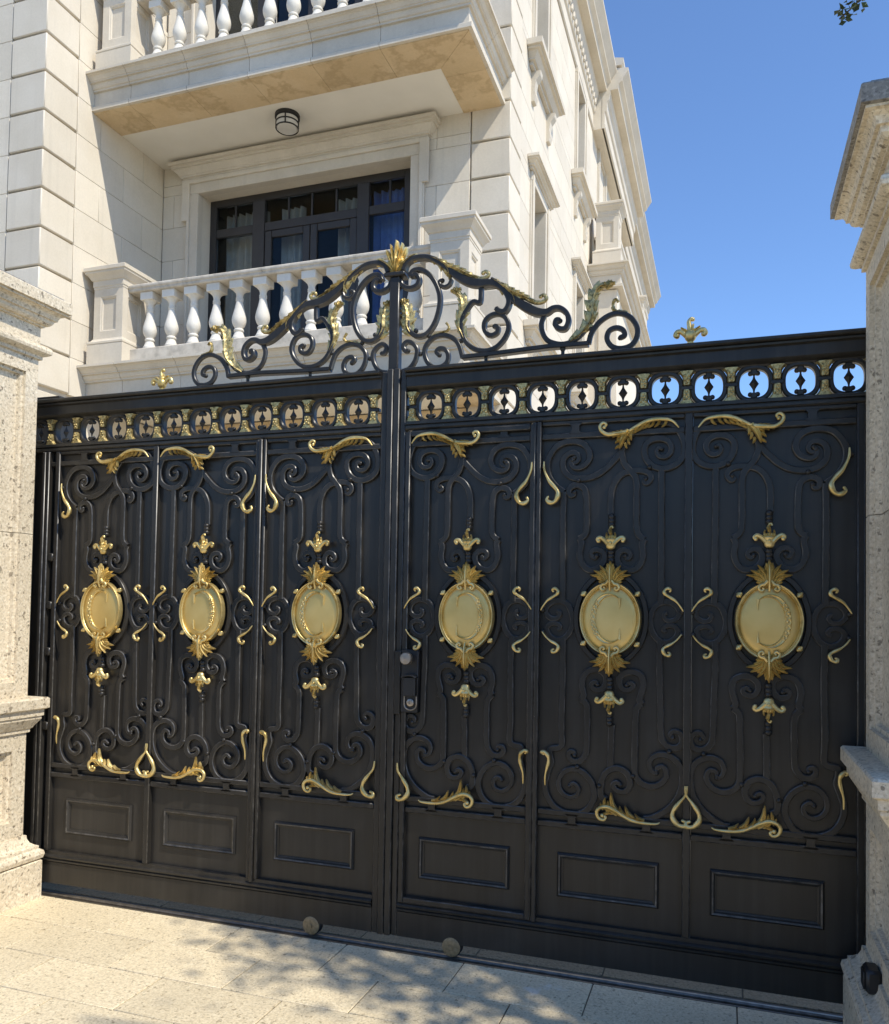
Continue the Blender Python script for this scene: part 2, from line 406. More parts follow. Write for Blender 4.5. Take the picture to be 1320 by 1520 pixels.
g = obj('ground', MB().add([(-900, -900, -0.03), (900, -900, -0.03), (900, 900, -0.03), (-900, 900, -0.03)], [(0, 1, 2, 3)]).mesh('ground', 'far_paving'))
tag(g, kind='structure')
pave = obj('pavement', MB().box(-4.1, 4.1, -3.3, 1.7, -0.026, -0.005).mesh('pavement', 'joint_grout')); tag(pave, kind='structure')
PW, PH = 0.567, 0.2965
for r in range(10):
    y1 = -0.004 - r * PH; off = -0.184 if r % 2 == 0 else 0.101
    for k in range(-6, 7):
        x0 = off + k * PW
        block('paver', pave, x0 + 0.0024, x0 + PW - 0.0024, y1 - PH + 0.0046, y1, -0.022, random.uniform(-0.0008, 0.0006), 0.0022, 'paving_granite')
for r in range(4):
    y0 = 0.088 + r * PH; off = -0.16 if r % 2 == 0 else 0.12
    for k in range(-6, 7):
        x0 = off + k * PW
        block('paver', pave, x0 + 0.0018, x0 + PW - 0.0018, y0, y0 + PH - 0.0036, -0.022, random.uniform(-0.0008, 0.0006), 0.0022, 'shaded_granite')

# ------------------------------------------------------------------ gate track
tr = thing('gate_track', (0, 0.05, 0), 'thin steel rail set along the ground under the black gate', 'rail')
obj('channel', MB().box(-2.6, 2.6, 0.003, 0.084, -0.02, -0.006).mesh('channel', 'groove_dark'), tr)
obj('running_rail', MB().moulding([(-2.6, 0.03), (2.6, 0.03)], [(-0.012, -0.006), (0.012, -0.006), (0.012, 0.004), (0.006, 0.010), (-0.006, 0.010), (-0.012, 0.004)]).mesh('running_rail', 'rail_steel'), tr)
obj('edge_strip', MB().box(-2.6, 2.6, -0.003, 0.004, -0.02, 0.001).mesh('edge_strip', 'rail_steel'), tr)

# ------------------------------------------------------------------ granite gate pillars
def recessed(mb, o, u, v, n, w, h, m, steps):
    """rectangular face with a sunk panel; o corner, u/v unit axes, n outward; steps = [(inset, depth)]"""
    o, u, v, n = map(Vector, (o, u, v, n))
    def rect(i, d): return [o + u * i + v * i - n * d, o + u * (w - i) + v * i - n * d, o + u * (w - i) + v * (h - i) - n * d, o + u * i + v * (h - i) - n * d]
    rings = [rect(0, 0), rect(m, 0)] + [rect(m + i, d) for i, d in steps]
    vs = [p for r in rings for p in r]; fs = []
    for a in range(len(rings) - 1):
        for j in range(4):
            k = (j + 1) % 4; fs.append((a * 4 + j, a * 4 + k, a * 4 + 4 + k, a * 4 + 4 + j))
    e = (len(rings) - 1) * 4; fs.append((e, e + 1, e + 2, e + 3)); mb.add(vs, fs)
def pillar(x0, x1, label):
    y0, y1 = -0.65, -0.09
    p = thing('stone_pillar', ((x0 + x1) / 2, (y0 + y1) / 2, 0), label, 'pillar', 'granite pillars either side of the gate')
    path = [(x0, y1), (x0, y0), (x1, y0), (x1, y1)]
    def ringm(name, prof, mt='pillar_granite'):
        return obj(name, MB().moulding(path, [(-0.12, prof[0][1])] + prof + [(-0.12, prof[-1][1])], closed=True).mesh(name, mt), p)
    ringm('plinth', [(0.068, 0.0), (0.068, 0.192), (0.062, 0.198)])
    ringm('base_moulding', [(0.055, 0.199), (0.070, 0.208), (0.076, 0.228), (0.072, 0.246), (0.058, 0.256), (0.055, 0.258), (0.055, 0.272), (0.040, 0.279), (0.024, 0.292), (0.014, 0.312), (0.012, 0.332)])
    def body(name, z0, z1, m):
        mb = MB(); steps = [(0.002, 0.016), (0.018, 0.018), (0.022, 0.036), (0.036, 0.038)]
        h = z1 - z0
        recessed(mb, (x0, y0, z0), (1, 0, 0), (0, 0, 1), (0, -1, 0), x1 - x0, h, m, steps)
        recessed(mb, (x1, y0, z0), (0, 1, 0), (0, 0, 1), (1, 0, 0), y1 - y0, h, m, steps)
        recessed(mb, (x1, y1, z0), (-1, 0, 0), (0, 0, 1), (0, 1, 0), x1 - x0, h, m, steps)
        recessed(mb, (x0, y1, z0), (0, -1, 0), (0, 0, 1), (-1, 0, 0), y1 - y0, h, m, steps)
        mb.add([(x0, y0, z1), (x1, y0, z1), (x1, y1, z1), (x0, y1, z1)], [(0, 1, 2, 3)])
        if name != 'shaft': return obj(name, mb.mesh(name, 'pillar_granite'), p)
        for lo in (True, False):                     # two stones with a fine joint between them
            me = mb.mesh(name, 'pillar_granite'); bm = bmesh.new(); bm.from_mesh(me)
            bmesh.ops.bisect_plane(bm, geom=bm.verts[:] + bm.edges[:] + bm.faces[:], plane_co=(0, 0, 1.9235 if lo else 1.9265), plane_no=(0, 0, 1), clear_outer=lo, clear_inner=not lo)
            bm.to_mesh(me); bm.free(); obj('shaft_stone', me, p)
    body('dado', 0.332, 0.872, 0.085)
    ringm('belt_course', [(0.0, 0.872), (0.012, 0.876), (0.012, 0.892), (0.020, 0.898), (0.030, 0.915), (0.044, 0.935), (0.050, 0.945), (0.050, 0.958), (0.058, 0.962), (0.058, 0.992), (0.070, 0.998), (0.077, 1.002), (0.077, 1.050), (0.070, 1.058), (0.0, 1.064)])
    body('shaft', 1.064, 2.862, 0.080)
    ringm('neck_moulding', [(0.0, 2.862), (0.014, 2.866), (0.014, 2.884), (0.034, 2.890), (0.047, 2.900), (0.050, 2.914), (0.046, 2.928), (0.030, 2.940), (0.0, 2.948)])
    ringm('frieze', [(0.004, 2.948), (0.004, 3.042)])
    ringm('cap', [(0.004, 3.042), (0.018, 3.043), (0.018, 3.050), (0.034, 3.054), (0.046, 3.066), (0.050, 3.080), (0.050, 3.084), (0.062, 3.085), (0.064, 3.096), (0.070, 3.108), (0.084, 3.118), (0.098, 3.121), (0.098, 3.130)])
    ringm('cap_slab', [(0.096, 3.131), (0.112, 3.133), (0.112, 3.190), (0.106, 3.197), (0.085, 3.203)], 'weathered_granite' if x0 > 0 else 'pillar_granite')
    ringm('cap_weathering', [(0.085, 3.203), (0.080, 3.215), (-0.10, 3.262)], 'weathered_granite')
    return p
pillar(-2.595, -2.035, 'sunlit speckled granite pillar at the far left end of the gate')
pillar(1.964, 2.524, 'shaded granite pillar at the right end with a black box near its foot')
bx = thing('sensor_box', (1.93, -0.37, 0.335), 'small black box fixed low on the right hand granite pillar', 'sensor')
obj('housing', MB().box(1.915, 1.9635, -0.430, -0.340, 0.292, 0.372, 0.010).mesh('housing', 'black_plastic'), bx)
obj('lens_cover', MB().box(1.909, 1.9145, -0.415, -0.355, 0.302, 0.360, 0.003).mesh('lens_cover', 'black_plastic'), bx)
gp = thing('guide_post', (-2.25, 0.32, 0), 'black steel post standing behind the left end of the gate', 'post')
obj('post_body', MB().box(-2.36, -2.13, 0.16, 0.36, 0.0, 2.725, 0.004).mesh('post_body', 'gate_paint'), gp)
obj('post_cap', MB().box(-2.37, -2.12, 0.15, 0.37, 2.726, 2.742, 0.003).mesh('post_cap', 'gate_paint'), gp)

# ------------------------------------------------------------------ the gate: shapes shared by all bays
BAY = {
'a_spiral_inner':[(-0.157,2.358),(-0.21,2.358),(-0.248,2.343),(-0.283,2.3),(-0.297,2.243),(-0.285,2.197),(-0.252,2.17),(-0.212,2.161),(-0.172,2.172),(-0.143,2.202),(-0.133,2.241),(-0.143,2.269),(-0.167,2.285),(-0.199,2.288),(-0.228,2.277),(-0.243,2.252),(-0.239,2.226),(-0.22,2.21),(-0.196,2.213),(-0.184,2.232),(-0.191,2.249),(-0.205,2.244)],
'a_stem_inner':[(-0.205,2.159),(-0.205,2.018),(-0.206,1.849),(-0.207,1.714),(-0.207,1.598)],
'a_sbar':[(-0.157,2.358),(-0.104,2.335),(-0.067,2.299),(-0.043,2.258),(-0.041,2.225),(-0.053,2.186),(-0.074,2.159),(-0.095,2.132),(-0.103,2.093),(-0.103,2.015),(-0.104,1.914),(-0.115,1.881),(-0.136,1.866)],
'a_curl_l':[(-0.136,1.866),(-0.127,1.842),(-0.132,1.803),(-0.125,1.769),(-0.104,1.741),(-0.075,1.736),(-0.044,1.747),(-0.026,1.774),(-0.029,1.805),(-0.049,1.82),(-0.073,1.813),(-0.08,1.794),(-0.067,1.783),(-0.057,1.794)],
'a_arch':[(-0.14,2.12),(-0.132,2.108),(-0.145,2.101),(-0.16,2.118),(-0.156,2.14),(-0.137,2.153),(-0.108,2.158),(-0.077,2.155),(-0.046,2.146),(-0.02,2.123),(-0.003,2.089),(0.004,2.05),(0.004,1.97)],
'a_wave':[(-0.036,2.236),(-0.004,2.201),(0.032,2.166),(0.072,2.142),(0.113,2.132),(0.153,2.133),(0.188,2.148),(0.21,2.177),(0.212,2.212),(0.197,2.237),(0.17,2.246),(0.15,2.237),(0.145,2.215),(0.16,2.201),(0.173,2.211)],
'a_spiral_outer':[(0.207,2.076),(0.247,2.107),(0.274,2.149),(0.281,2.198),(0.266,2.244),(0.232,2.282),(0.182,2.295),(0.135,2.287),(0.105,2.261),(0.096,2.223),(0.113,2.192),(0.143,2.178),(0.168,2.184),(0.177,2.206),(0.163,2.223)],
'a_stem_outer':[(0.207,2.076),(0.209,1.951),(0.208,1.816),(0.207,1.708),(0.207,1.598)],
'a_hook':[(0.16,2.072),(0.165,2.06),(0.18,2.061),(0.185,2.082),(0.17,2.099),(0.145,2.103),(0.12,2.088),(0.11,2.058),(0.107,2.009),(0.106,1.91),(0.118,1.883),(0.137,1.871)],
'a_curl_r':[(0.137,1.871),(0.128,1.85),(0.135,1.811),(0.131,1.779),(0.114,1.749),(0.086,1.735),(0.053,1.746),(0.032,1.774),(0.03,1.804),(0.051,1.822),(0.076,1.82),(0.086,1.804),(0.073,1.787),(0.061,1.796)],
'n_c':[(-0.232,1.557),(-0.22,1.551),(-0.22,1.538),(-0.234,1.525),(-0.257,1.526),(-0.275,1.54),(-0.281,1.559),(-0.272,1.581),(-0.252,1.596),(-0.227,1.602),(-0.2,1.596),(-0.18,1.579),(-0.167,1.549),(-0.162,1.52),(-0.168,1.487),(-0.183,1.457),(-0.205,1.438),(-0.231,1.434),(-0.256,1.445),(-0.271,1.464),(-0.275,1.485),(-0.262,1.5),(-0.241,1.505),(-0.221,1.497),(-0.216,1.484),(-0.229,1.478)],
'k_hook':[(-0.204,1.440),(-0.203,1.367),(-0.203,1.298),(-0.207,1.198),(-0.21,1.06),(-0.222,1.019),(-0.251,1.0),(-0.284,1.006),(-0.297,1.035),(-0.286,1.061),(-0.262,1.068),(-0.247,1.053),(-0.258,1.04)],
'k_big_a':[(-0.144,0.7),(-0.179,0.707),(-0.234,0.742),(-0.274,0.789),(-0.294,0.842),(-0.296,0.896),(-0.282,0.937),(-0.25,0.963),(-0.211,0.97),(-0.178,0.955),(-0.166,0.929),(-0.174,0.901),(-0.194,0.89)],
'k_stem_b':[(-0.133,1.174),(-0.115,1.16),(-0.108,1.133),(-0.105,1.006),(-0.105,0.918),(-0.108,0.879),(-0.128,0.85),(-0.166,0.836),(-0.204,0.845),(-0.229,0.871),(-0.233,0.9),(-0.219,0.92),(-0.198,0.915),(-0.194,0.9)],
'k_curl_l':[(-0.133,1.174),(-0.123,1.192),(-0.131,1.221),(-0.138,1.255),(-0.13,1.288),(-0.102,1.305),(-0.067,1.303),(-0.042,1.283),(-0.039,1.254),(-0.056,1.231),(-0.085,1.233),(-0.097,1.249),(-0.083,1.26),(-0.069,1.25)],
'k_curl_r':[(0.12,1.182),(0.111,1.201),(0.119,1.24),(0.112,1.279),(0.091,1.303),(0.051,1.31),(0.02,1.29),(0.016,1.256),(0.037,1.228),(0.068,1.228),(0.079,1.246),(0.064,1.258),(0.052,1.248)],
'k_stem_r':[(0.12,1.182),(0.101,1.162),(0.095,1.133),(0.095,1.056),(0.097,0.969),(0.105,0.941),(0.125,0.919),(0.153,0.917),(0.173,0.935),(0.169,0.955),(0.151,0.955),(0.147,0.942)],
'k_center':[(-0.008,1.08),(-0.006,0.992),(-0.005,0.9)],
'k_arch':[(0.011,0.765),(0.033,0.781),(0.033,0.83),(0.019,0.87),(-0.008,0.893),(-0.039,0.899),(-0.071,0.885),(-0.086,0.856),(-0.082,0.822),(-0.059,0.803),(-0.028,0.811),(-0.017,0.831),(-0.032,0.842),(-0.048,0.831)],
'k_stem_outer':[(0.204,1.440),(0.203,1.378),(0.202,1.263),(0.205,1.071),(0.202,0.989),(0.216,0.969),(0.236,0.965),(0.252,0.959),(0.253,0.931),(0.248,0.902),(0.264,0.855),(0.274,0.813),(0.266,0.765),(0.237,0.72),(0.193,0.696),(0.143,0.691),(0.098,0.709),(0.07,0.746),(0.061,0.788),(0.074,0.833),(0.104,0.867),(0.143,0.883),(0.183,0.873),(0.21,0.842),(0.213,0.804),(0.194,0.774),(0.164,0.762),(0.135,0.775),(0.129,0.803),(0.15,0.822),(0.168,0.81)],
'g_leaf_top':[(-0.275,2.322),(-0.248,2.352),(-0.21,2.361),(-0.167,2.361),(-0.13,2.35),(-0.093,2.331),(-0.062,2.315),(-0.02,2.31),(0.016,2.308),(0.041,2.323),(0.049,2.345),(0.036,2.359),(0.023,2.352),(0.031,2.34)],
'g_leaf_drop':[(-0.067,2.321),(-0.049,2.292),(-0.036,2.258),(-0.02,2.243)],
'g_hook_top':[(0.29,2.208),(0.287,2.17),(0.266,2.123),(0.239,2.091),(0.225,2.065),(0.235,2.035),(0.257,2.026),(0.276,2.039),(0.271,2.052)],
'g_whisk_t':[(-0.297,1.561),(-0.285,1.581),(-0.266,1.604),(-0.24,1.621),(-0.224,1.632),(-0.222,1.645),(-0.235,1.655),(-0.247,1.649),(-0.243,1.642)],
'g_whisk_b':[(-0.291,1.466),(-0.274,1.444),(-0.253,1.427),(-0.23,1.415),(-0.218,1.402),(-0.226,1.383),(-0.242,1.378),(-0.247,1.388),(-0.239,1.391)],
'g_leaf_bot':[(-0.238,0.702),(-0.196,0.691),(-0.149,0.69),(-0.103,0.696),(-0.068,0.711),(-0.034,0.73),(0.0,0.743),(0.029,0.738),(0.044,0.719),(0.036,0.695),(0.016,0.688),(0.007,0.7),(0.021,0.706)],
'g_hook_in':[(-0.317,0.852),(-0.312,0.816),(-0.287,0.783),(-0.265,0.75),(-0.261,0.72),(-0.281,0.694),(-0.308,0.689),(-0.314,0.704),(-0.299,0.71)],
'g_hook_out':[(0.275,0.941),(0.285,0.948),(0.272,0.953),(0.256,0.935),(0.254,0.907),(0.267,0.855),(0.268,0.81)],
}
CREST = {
'main':[(0.025,3.149),(0.041,3.183),(0.075,3.2),(0.127,3.2),(0.167,3.187),(0.208,3.161),(0.249,3.127),(0.279,3.1),(0.319,3.073),(0.363,3.052),(0.407,3.043),(0.446,3.041),(0.484,3.026),(0.518,2.994),(0.537,2.955),(0.533,2.923),(0.515,2.902),(0.493,2.906),(0.479,2.921)],
'collar_curl':[(0.008,3.105),(0.021,3.077),(0.058,3.061),(0.093,3.071),(0.103,3.099),(0.087,3.123),(0.069,3.115)],
'oval':[(0.057,3.116),(0.071,3.141),(0.107,3.144),(0.148,3.12),(0.185,3.07),(0.206,3.01),(0.204,2.948),(0.183,2.883),(0.148,2.839),(0.108,2.828),(0.075,2.843),(0.054,2.87),(0.05,2.906)],
'small_curl':[(0.262,3.08),(0.252,3.057),(0.23,3.048),(0.21,3.058),(0.204,3.075),(0.217,3.081)],
'spiral_mid':[(0.405,3.021),(0.401,2.958),(0.369,2.964),(0.341,2.934),(0.317,2.889),(0.313,2.851),(0.323,2.808),(0.348,2.768),(0.388,2.741),(0.436,2.732),(0.484,2.746),(0.521,2.784),(0.537,2.829),(0.524,2.872),(0.496,2.894),(0.457,2.893),(0.429,2.873),(0.422,2.841),(0.435,2.811),(0.459,2.8),(0.483,2.811),(0.487,2.834),(0.47,2.841)],
'post_curl':[(0.011,2.668),(0.06,2.681),(0.09,2.719),(0.098,2.766),(0.078,2.797),(0.047,2.809),(0.029,2.79),(0.039,2.767),(0.053,2.766)],
'base_l':[(0.208,2.733),(0.195,2.748),(0.208,2.762),(0.235,2.757),(0.252,2.729),(0.246,2.696),(0.217,2.677),(0.182,2.678),(0.151,2.704),(0.135,2.749),(0.144,2.786),(0.179,2.817),(0.224,2.824),(0.269,2.808),(0.302,2.772),(0.322,2.711)],
'base_bar':[(0.322,2.711),(0.431,2.712),(0.583,2.719)],
'base_bar2':[(0.573,2.719),(0.711,2.723),(0.896,2.721)],
'base_r':[(0.896,2.721),(0.908,2.767),(0.942,2.813),(0.989,2.84),(1.032,2.842),(1.075,2.819),(1.102,2.773),(1.1,2.729),(1.076,2.698),(1.034,2.689),(0.996,2.702),(0.975,2.736),(0.984,2.77),(1.014,2.781),(1.042,2.769),(1.05,2.746),(1.031,2.736)],
'heavy2':[(0.446,3.041),(0.489,3.028)],
'heavy2b':[(0.453,3.056),(0.496,3.022),(0.533,2.977),(0.575,2.942),(0.622,2.909),(0.668,2.884),(0.709,2.879),(0.739,2.893),(0.769,2.891),(0.798,2.867),(0.808,2.832),(0.795,2.8),(0.77,2.799),(0.75,2.817),(0.754,2.839),(0.77,2.836)],
'sbar':[(0.704,2.875),(0.686,2.834),(0.692,2.79),(0.713,2.756),(0.746,2.738),(0.786,2.731),(0.825,2.74),(0.864,2.766),(0.893,2.803)],
'leaf1':[(0.147,3.202),(0.208,3.171),(0.253,3.139),(0.298,3.119),(0.343,3.092),(0.392,3.07),(0.426,3.07),(0.44,3.085),(0.425,3.099),(0.413,3.093)],
'leaf1drop':[(0.228,3.151),(0.249,3.12),(0.254,3.081)],
'leaf2':[(0.465,3.031),(0.522,3.01),(0.58,2.978)],
'leaf2b':[(0.453,3.063),(0.517,3.015),(0.564,2.981),(0.606,2.961),(0.652,2.933),(0.688,2.929),(0.707,2.943),(0.695,2.961),(0.681,2.955)],
'leaf2drop':[(0.538,2.997),(0.559,2.964),(0.567,2.927)],
'leaf_oval':[(0.07,2.841),(0.048,2.882),(0.047,2.926),(0.041,2.965),(0.028,2.991)],
'leaf_mid':[(0.328,2.798),(0.303,2.852),(0.302,2.9),(0.316,2.946),(0.31,2.984),(0.285,3.016)],
'leaf_s':[(0.815,2.736),(0.864,2.769),(0.9,2.812),(0.914,2.86),(0.916,2.91),(0.926,2.948),(0.95,2.97),(0.981,2.966)],
'tuft_r':[(1.061,2.843),(1.028,2.849),(1.004,2.861),(0.999,2.886),(1.01,2.907),(1.022,2.893)],
'tuft_l':[(0.169,2.822),(0.204,2.833),(0.239,2.84),(0.253,2.857),(0.238,2.882)],
'links':[(0.114,2.746),(0.156,2.826),(0.314,2.79),(0.432,2.699),(0.092,2.856),(0.39,3.023)],
'linksQ':[(0.901,2.79),(0.783,2.707)],
'post':[(-0.038,2.672),(0.014,2.667),(-0.026,3.119),(-0.071,3.139),(0.033,3.127),(-0.03,3.288),(0.075,3.219)],
}
def mir(pts, s): return [(p[0] * s, p[1]) for p in pts]
def flipz(pts, c): return [(p[0], 2 * c - p[1]) for p in pts]
SPIRAL = {'a_spiral_inner', 'a_curl_l', 'a_curl_r', 'a_arch', 'a_wave', 'a_spiral_outer', 'k_hook', 'k_big_a', 'k_stem_b', 'k_curl_l', 'k_curl_r', 'k_stem_r', 'k_arch', 'k_stem_outer'}
SHEET_Y = 0.026
def bar_mesh(key, s):
    dy = 0.0007 * (list(BAY).index(key) % 6)             # crossing bars never share a plane
    pts = crs(mir(BAY[key], s), 4); sp = key in SPIRAL
    rev = key == 'a_arch' or key == 'a_hook'
    if rev: pts = pts[::-1]
    def w(t): return 0.0265 * (1.0 if t < 0.6 else 1.0 - 0.38 * (t - 0.6) / 0.4) if (sp or rev) else 0.0265
    mb = MB(True).ribbon(pts, w, 0.0062 + dy, SHEET_Y, 0.0035)
    if sp or rev: mb.ball((pts[-1][0], 0.013, pts[-1][1]), 0.0095)
    return mb.mesh('scroll_bar', 'gate_paint')
def hook_mesh(key, s, r=0.0085):
    raw = mir(BAY[key], s); pts = crs(raw, 5)
    rev = key == 'g_hook_out'
    if rev: pts = pts[::-1]
    n = len(pts)
    def rad(t):
        b = 0.28 + 1.0 * math.sin(math.pi * min(1.0, 0.05 + t * 0.78)) ** 1.2
        return r * max(0.25, b) * (1 + 0.16 * math.sin(t * 26))
    mb = MB().tube([(p[0], -0.010 - 0.006 * math.sin(math.pi * i / n), p[1]) for i, p in enumerate(pts)], rad, 8)
    mb.ball((pts[-1][0], -0.010, pts[-1][1]), r * 0.75, 8, 5)
    return mb.mesh('gilt_hook', 'gilding')
def spine(mb, pts, r, y=-0.012):
    n = len(pts); mb.tube([(p[0], y - 0.004 * math.sin(math.pi * k / n), p[1]) for k, p in enumerate(pts)], r, 8)
def leaf_top_mesh(s):
    p = mir(BAY['g_leaf_top'], s); a = crs(p[:7], 6); mb = MB(); n = len(a)
    spine(mb, a, lambda t: 0.0026 + 0.0066 * math.sin(math.pi * min(1.0, t * 0.9)))
    A = lambda deg: R(deg) if s > 0 else math.pi - R(deg)
    for k in range(8):                                     # separate teeth along the under-edge
        t = 0.30 + 0.66 * k / 7; q = a[int(t * (n - 1))]; ln = 0.030 + 0.022 * t
        mb.lobe((q[0], q[1] + 0.001), A(-74 + 22 * t), ln, 0.0058, -0.004, 0.015, -0.7 * s)
    for k in range(3):
        t = 0.60 + 0.32 * k / 2; q = a[int(t * (n - 1))]; mb.lobe((q[0], q[1] - 0.004), A(-26), 0.034, 0.007, -0.008, 0.018, -0.3 * s)
    d = mir(BAY['g_leaf_drop'], s)                         # drooping leaf
    mb.lobe((d[0][0] - 0.004 * s, d[0][1] + 0.004), A(-60), 0.088, 0.0130, -0.008, 0.022, 0.3 * s)
    for x, z, ang, ln in ((-0.014, -0.010, -86, 0.032), (-0.004, -0.030, -92, 0.030), (0.008, -0.050, -96, 0.026), (0.020, -0.014, -34, 0.034), (0.028, -0.036, -26, 0.030), (0.026, -0.062, -18, 0.030)):
        mb.lobe((d[0][0] + x * s, d[0][1] + z), A(ang), ln, 0.0062, -0.008, 0.016, 0.5 * s)
    mb.lobe((p[6][0] - 0.006 * s, p[6][1]), A(-4), 0.086, 0.0120, -0.008, 0.022, -0.3 * s)
    for dx, ang, ln in ((0.010, 34, 0.026), (0.026, 30, 0.026), (0.042, 26, 0.022), (0.016, -34, 0.030), (0.036, -30, 0.028), (0.056, -24, 0.026)):
        mb.lobe((p[6][0] + dx * s, p[6][1] - 0.004), A(ang), ln, 0.0060, -0.008, 0.015, 0.3 * s)
    v = crs(p[6:], 5); spine(mb, v, lambda t: 0.0100 * (1 - 0.45 * t), -0.016); mb.ball((v[-1][0], -0.018, v[-1][1]), 0.0085, 8, 5)
    return mb.mesh('gilt_leaf', 'gilding', angle=50)
def leaf_bot_mesh(s):
    p = mir([(-0.212, 0.698)] + BAY['g_leaf_bot'][1:], s); a = crs(p[:8], 6); mb = MB(); n = len(a)
    spine(mb, a, lambda t: 0.0024 + 0.0064 * math.sin(math.pi * min(1.0, t * 0.9)))
    A = lambda deg: R(deg) if s > 0 else math.pi - R(deg)
    for dx, dz, ang, ln, w in ((-0.150, 0.0, 22, 0.046, 0.0060), (-0.108, 0.004, 44, 0.060, 0.0085), (-0.076, 0.008, 48, 0.050, 0.0075), (-0.052, 0.012, 58, 0.098, 0.0115), (-0.020, 0.022, 58, 0.050, 0.0080), (0.004, 0.030, 74, 0.050, 0.0085)):
        mb.lobe((dx * s, 0.700 + dz), A(ang), ln, w, -0.005, 0.020, -0.6 * s)
        mb.lobe(((dx + 0.012) * s, 0.700 + dz), A(ang - 16), ln * 0.62, w * 0.7, -0.010, 0.015, -0.4 * s)
    for dx, ang in ((-0.030, -10), (-0.010, -22)): mb.lobe((dx * s, 0.722), A(ang), 0.034, 0.007, -0.006, 0.016, -0.3 * s)
    v = crs(p[5:], 5); spine(mb, v, lambda t: 0.0100 * (1 - 0.42 * t), -0.014); mb.ball((v[-1][0], -0.017, v[-1][1]), 0.0095, 8, 5)
    return mb.mesh('gilt_leaf', 'gilding', angle=50)
def fleuron_mesh(fl):
    """gilt bell flower: cup, two side curls, a curled tip; fl = +1 tip up, -1 tip down; local z = 0 at the cup foot"""
    mb = MB(); seg = 14; prof = [(0.010, 0.0), (0.018, 0.006), (0.021, 0.016), (0.020, 0.028), (0.026, 0.040), (0.020, 0.046)]
    mb.loft([[(r * math.cos(2 * math.pi * k / seg), -0.008 + r * 0.7 * math.sin(2 * math.pi * k / seg), z * fl) for k in range(seg)] for r, z in prof])
    for s in (-1, 1):
        q = crs([(0.012 * s, 0.024 * fl), (0.030 * s, 0.042 * fl), (0.046 * s, 0.050 * fl), (0.056 * s, 0.043 * fl), (0.051 * s, 0.034 * fl)], 5)
        mb.tube([(a, -0.012, b) for a, b in q], lambda t: 0.0105 * (1 - 0.35 * t), 7); mb.ball((0.051 * s, -0.012, 0.036 * fl), 0.0095, 8, 5)
        f = lambda t: 0.010 * (1 - t) + 0.002
        mb.leaf(crs([(0.008 * s, 0.036 * fl), (0.018 * s, 0.058 * fl), (0.016 * s, 0.072 * fl)], 5), f, f, 0.014, -0.008, 2)
    f = lambda t: 0.013 * (1 - 0.7 * t) + 0.002
    mb.leaf(crs([(0, 0.030 * fl), (0.001, 0.060 * fl), (-0.004, 0.084 * fl), (0.004, 0.094 * fl)], 6), f, f, 0.022, -0.008, 3)
    mb.tube([(a, -0.014, b) for a, b in crs([(-0.003, 0.078 * fl), (-0.002, 0.092 * fl), (0.006, 0.096 * fl), (0.009, 0.088 * fl)], 4)], 0.0045, 6)
    mb.ball((0, -0.024, 0.026 * fl), 0.007, 8, 5)
    return mb.mesh('fleuron', 'gilding', angle=50)
def palmette_mesh(fl):
    """acanthus tuft on the medallion rim: one tall leaf, curling side leaves; grows to +z*fl"""
    mb = MB()
    def L(x, z, deg, ln, w, y, b=0.3, h=0.020): mb.lobe((x, z * fl), R(deg) * fl, ln, w, y, h, b * fl)
    for sx in (1, -1):
        D = lambda d: d if sx > 0 else 180 - d
        L(0.012 * sx, 0.002, D(46), 0.086, 0.0105, -0.006, 0.9 * sx); L(0.010 * sx, 0.006, D(58), 0.086, 0.0110, -0.010, 0.8 * sx)
        L(0.006 * sx, 0.010, D(72), 0.088, 0.0105, -0.014, 0.5 * sx)
        for x, z, d, ln in ((0.024, 0.016, 14, 0.026), (0.032, 0.028, 22, 0.026), (0.042, 0.042, 30, 0.024), (0.030, 0.052, 62, 0.024)):
            L(x * sx, z, D(d), ln, 0.0068, -0.010, 0.3 * sx, 0.014)
        for z, d, ln in ((0.050, 52, 0.026), (0.066, 56, 0.024), (0.080, 62, 0.020)):
            L(0.004 * sx, z, D(d), ln, 0.0068, -0.018, -0.2 * sx, 0.014)
    L(0, 0.004, 90, 0.106, 0.0150, -0.016, 0.0, 0.024)
    for s in (-1, 1):
        v = crs([(0.006 * s, 0.026 * fl), (0.018 * s, 0.012 * fl), (0.032 * s, 0.008 * fl), (0.038 * s, -0.005 * fl), (0.028 * s, -0.014 * fl), (0.020 * s, -0.007 * fl), (0.027 * s, -0.002 * fl)], 4)
        mb.tube([(a, -0.027, b) for a, b in v], lambda t: 0.0075 * (1 - 0.4 * t), 7)
    mb.tube([(0, -0.026, -0.014 * fl), (0, -0.038, 0.01 * fl), (0, -0.042, 0.05 * fl), (0, -0.034, 0.09 * fl)], lambda t: 0.0050 * (1 - 0.7 * t), 7)
    return mb.mesh('palmette', 'gilding', angle=50)
MZ = 1.529
def ell(rx, ry, k, n): a = 2 * math.pi * k / n; return rx * math.cos(a), ry * math.sin(a)
def disc_mesh():
    mb = MB(); n = 48; prof = [(1.0, 0.004), (1.0, -0.006), (0.97, -0.012), (0.80, -0.016), (0.55, -0.0185), (0.25, -0.020), (0.02, -0.0205)]
    mb.loft([[(ell(0.116 * r, 0.142 * r, k, n)[0], y, ell(0.116 * r, 0.142 * r, k, n)[1]) for k in range(n)] for r, y in prof])
    return mb.mesh('dish', 'polished_brass', angle=60)
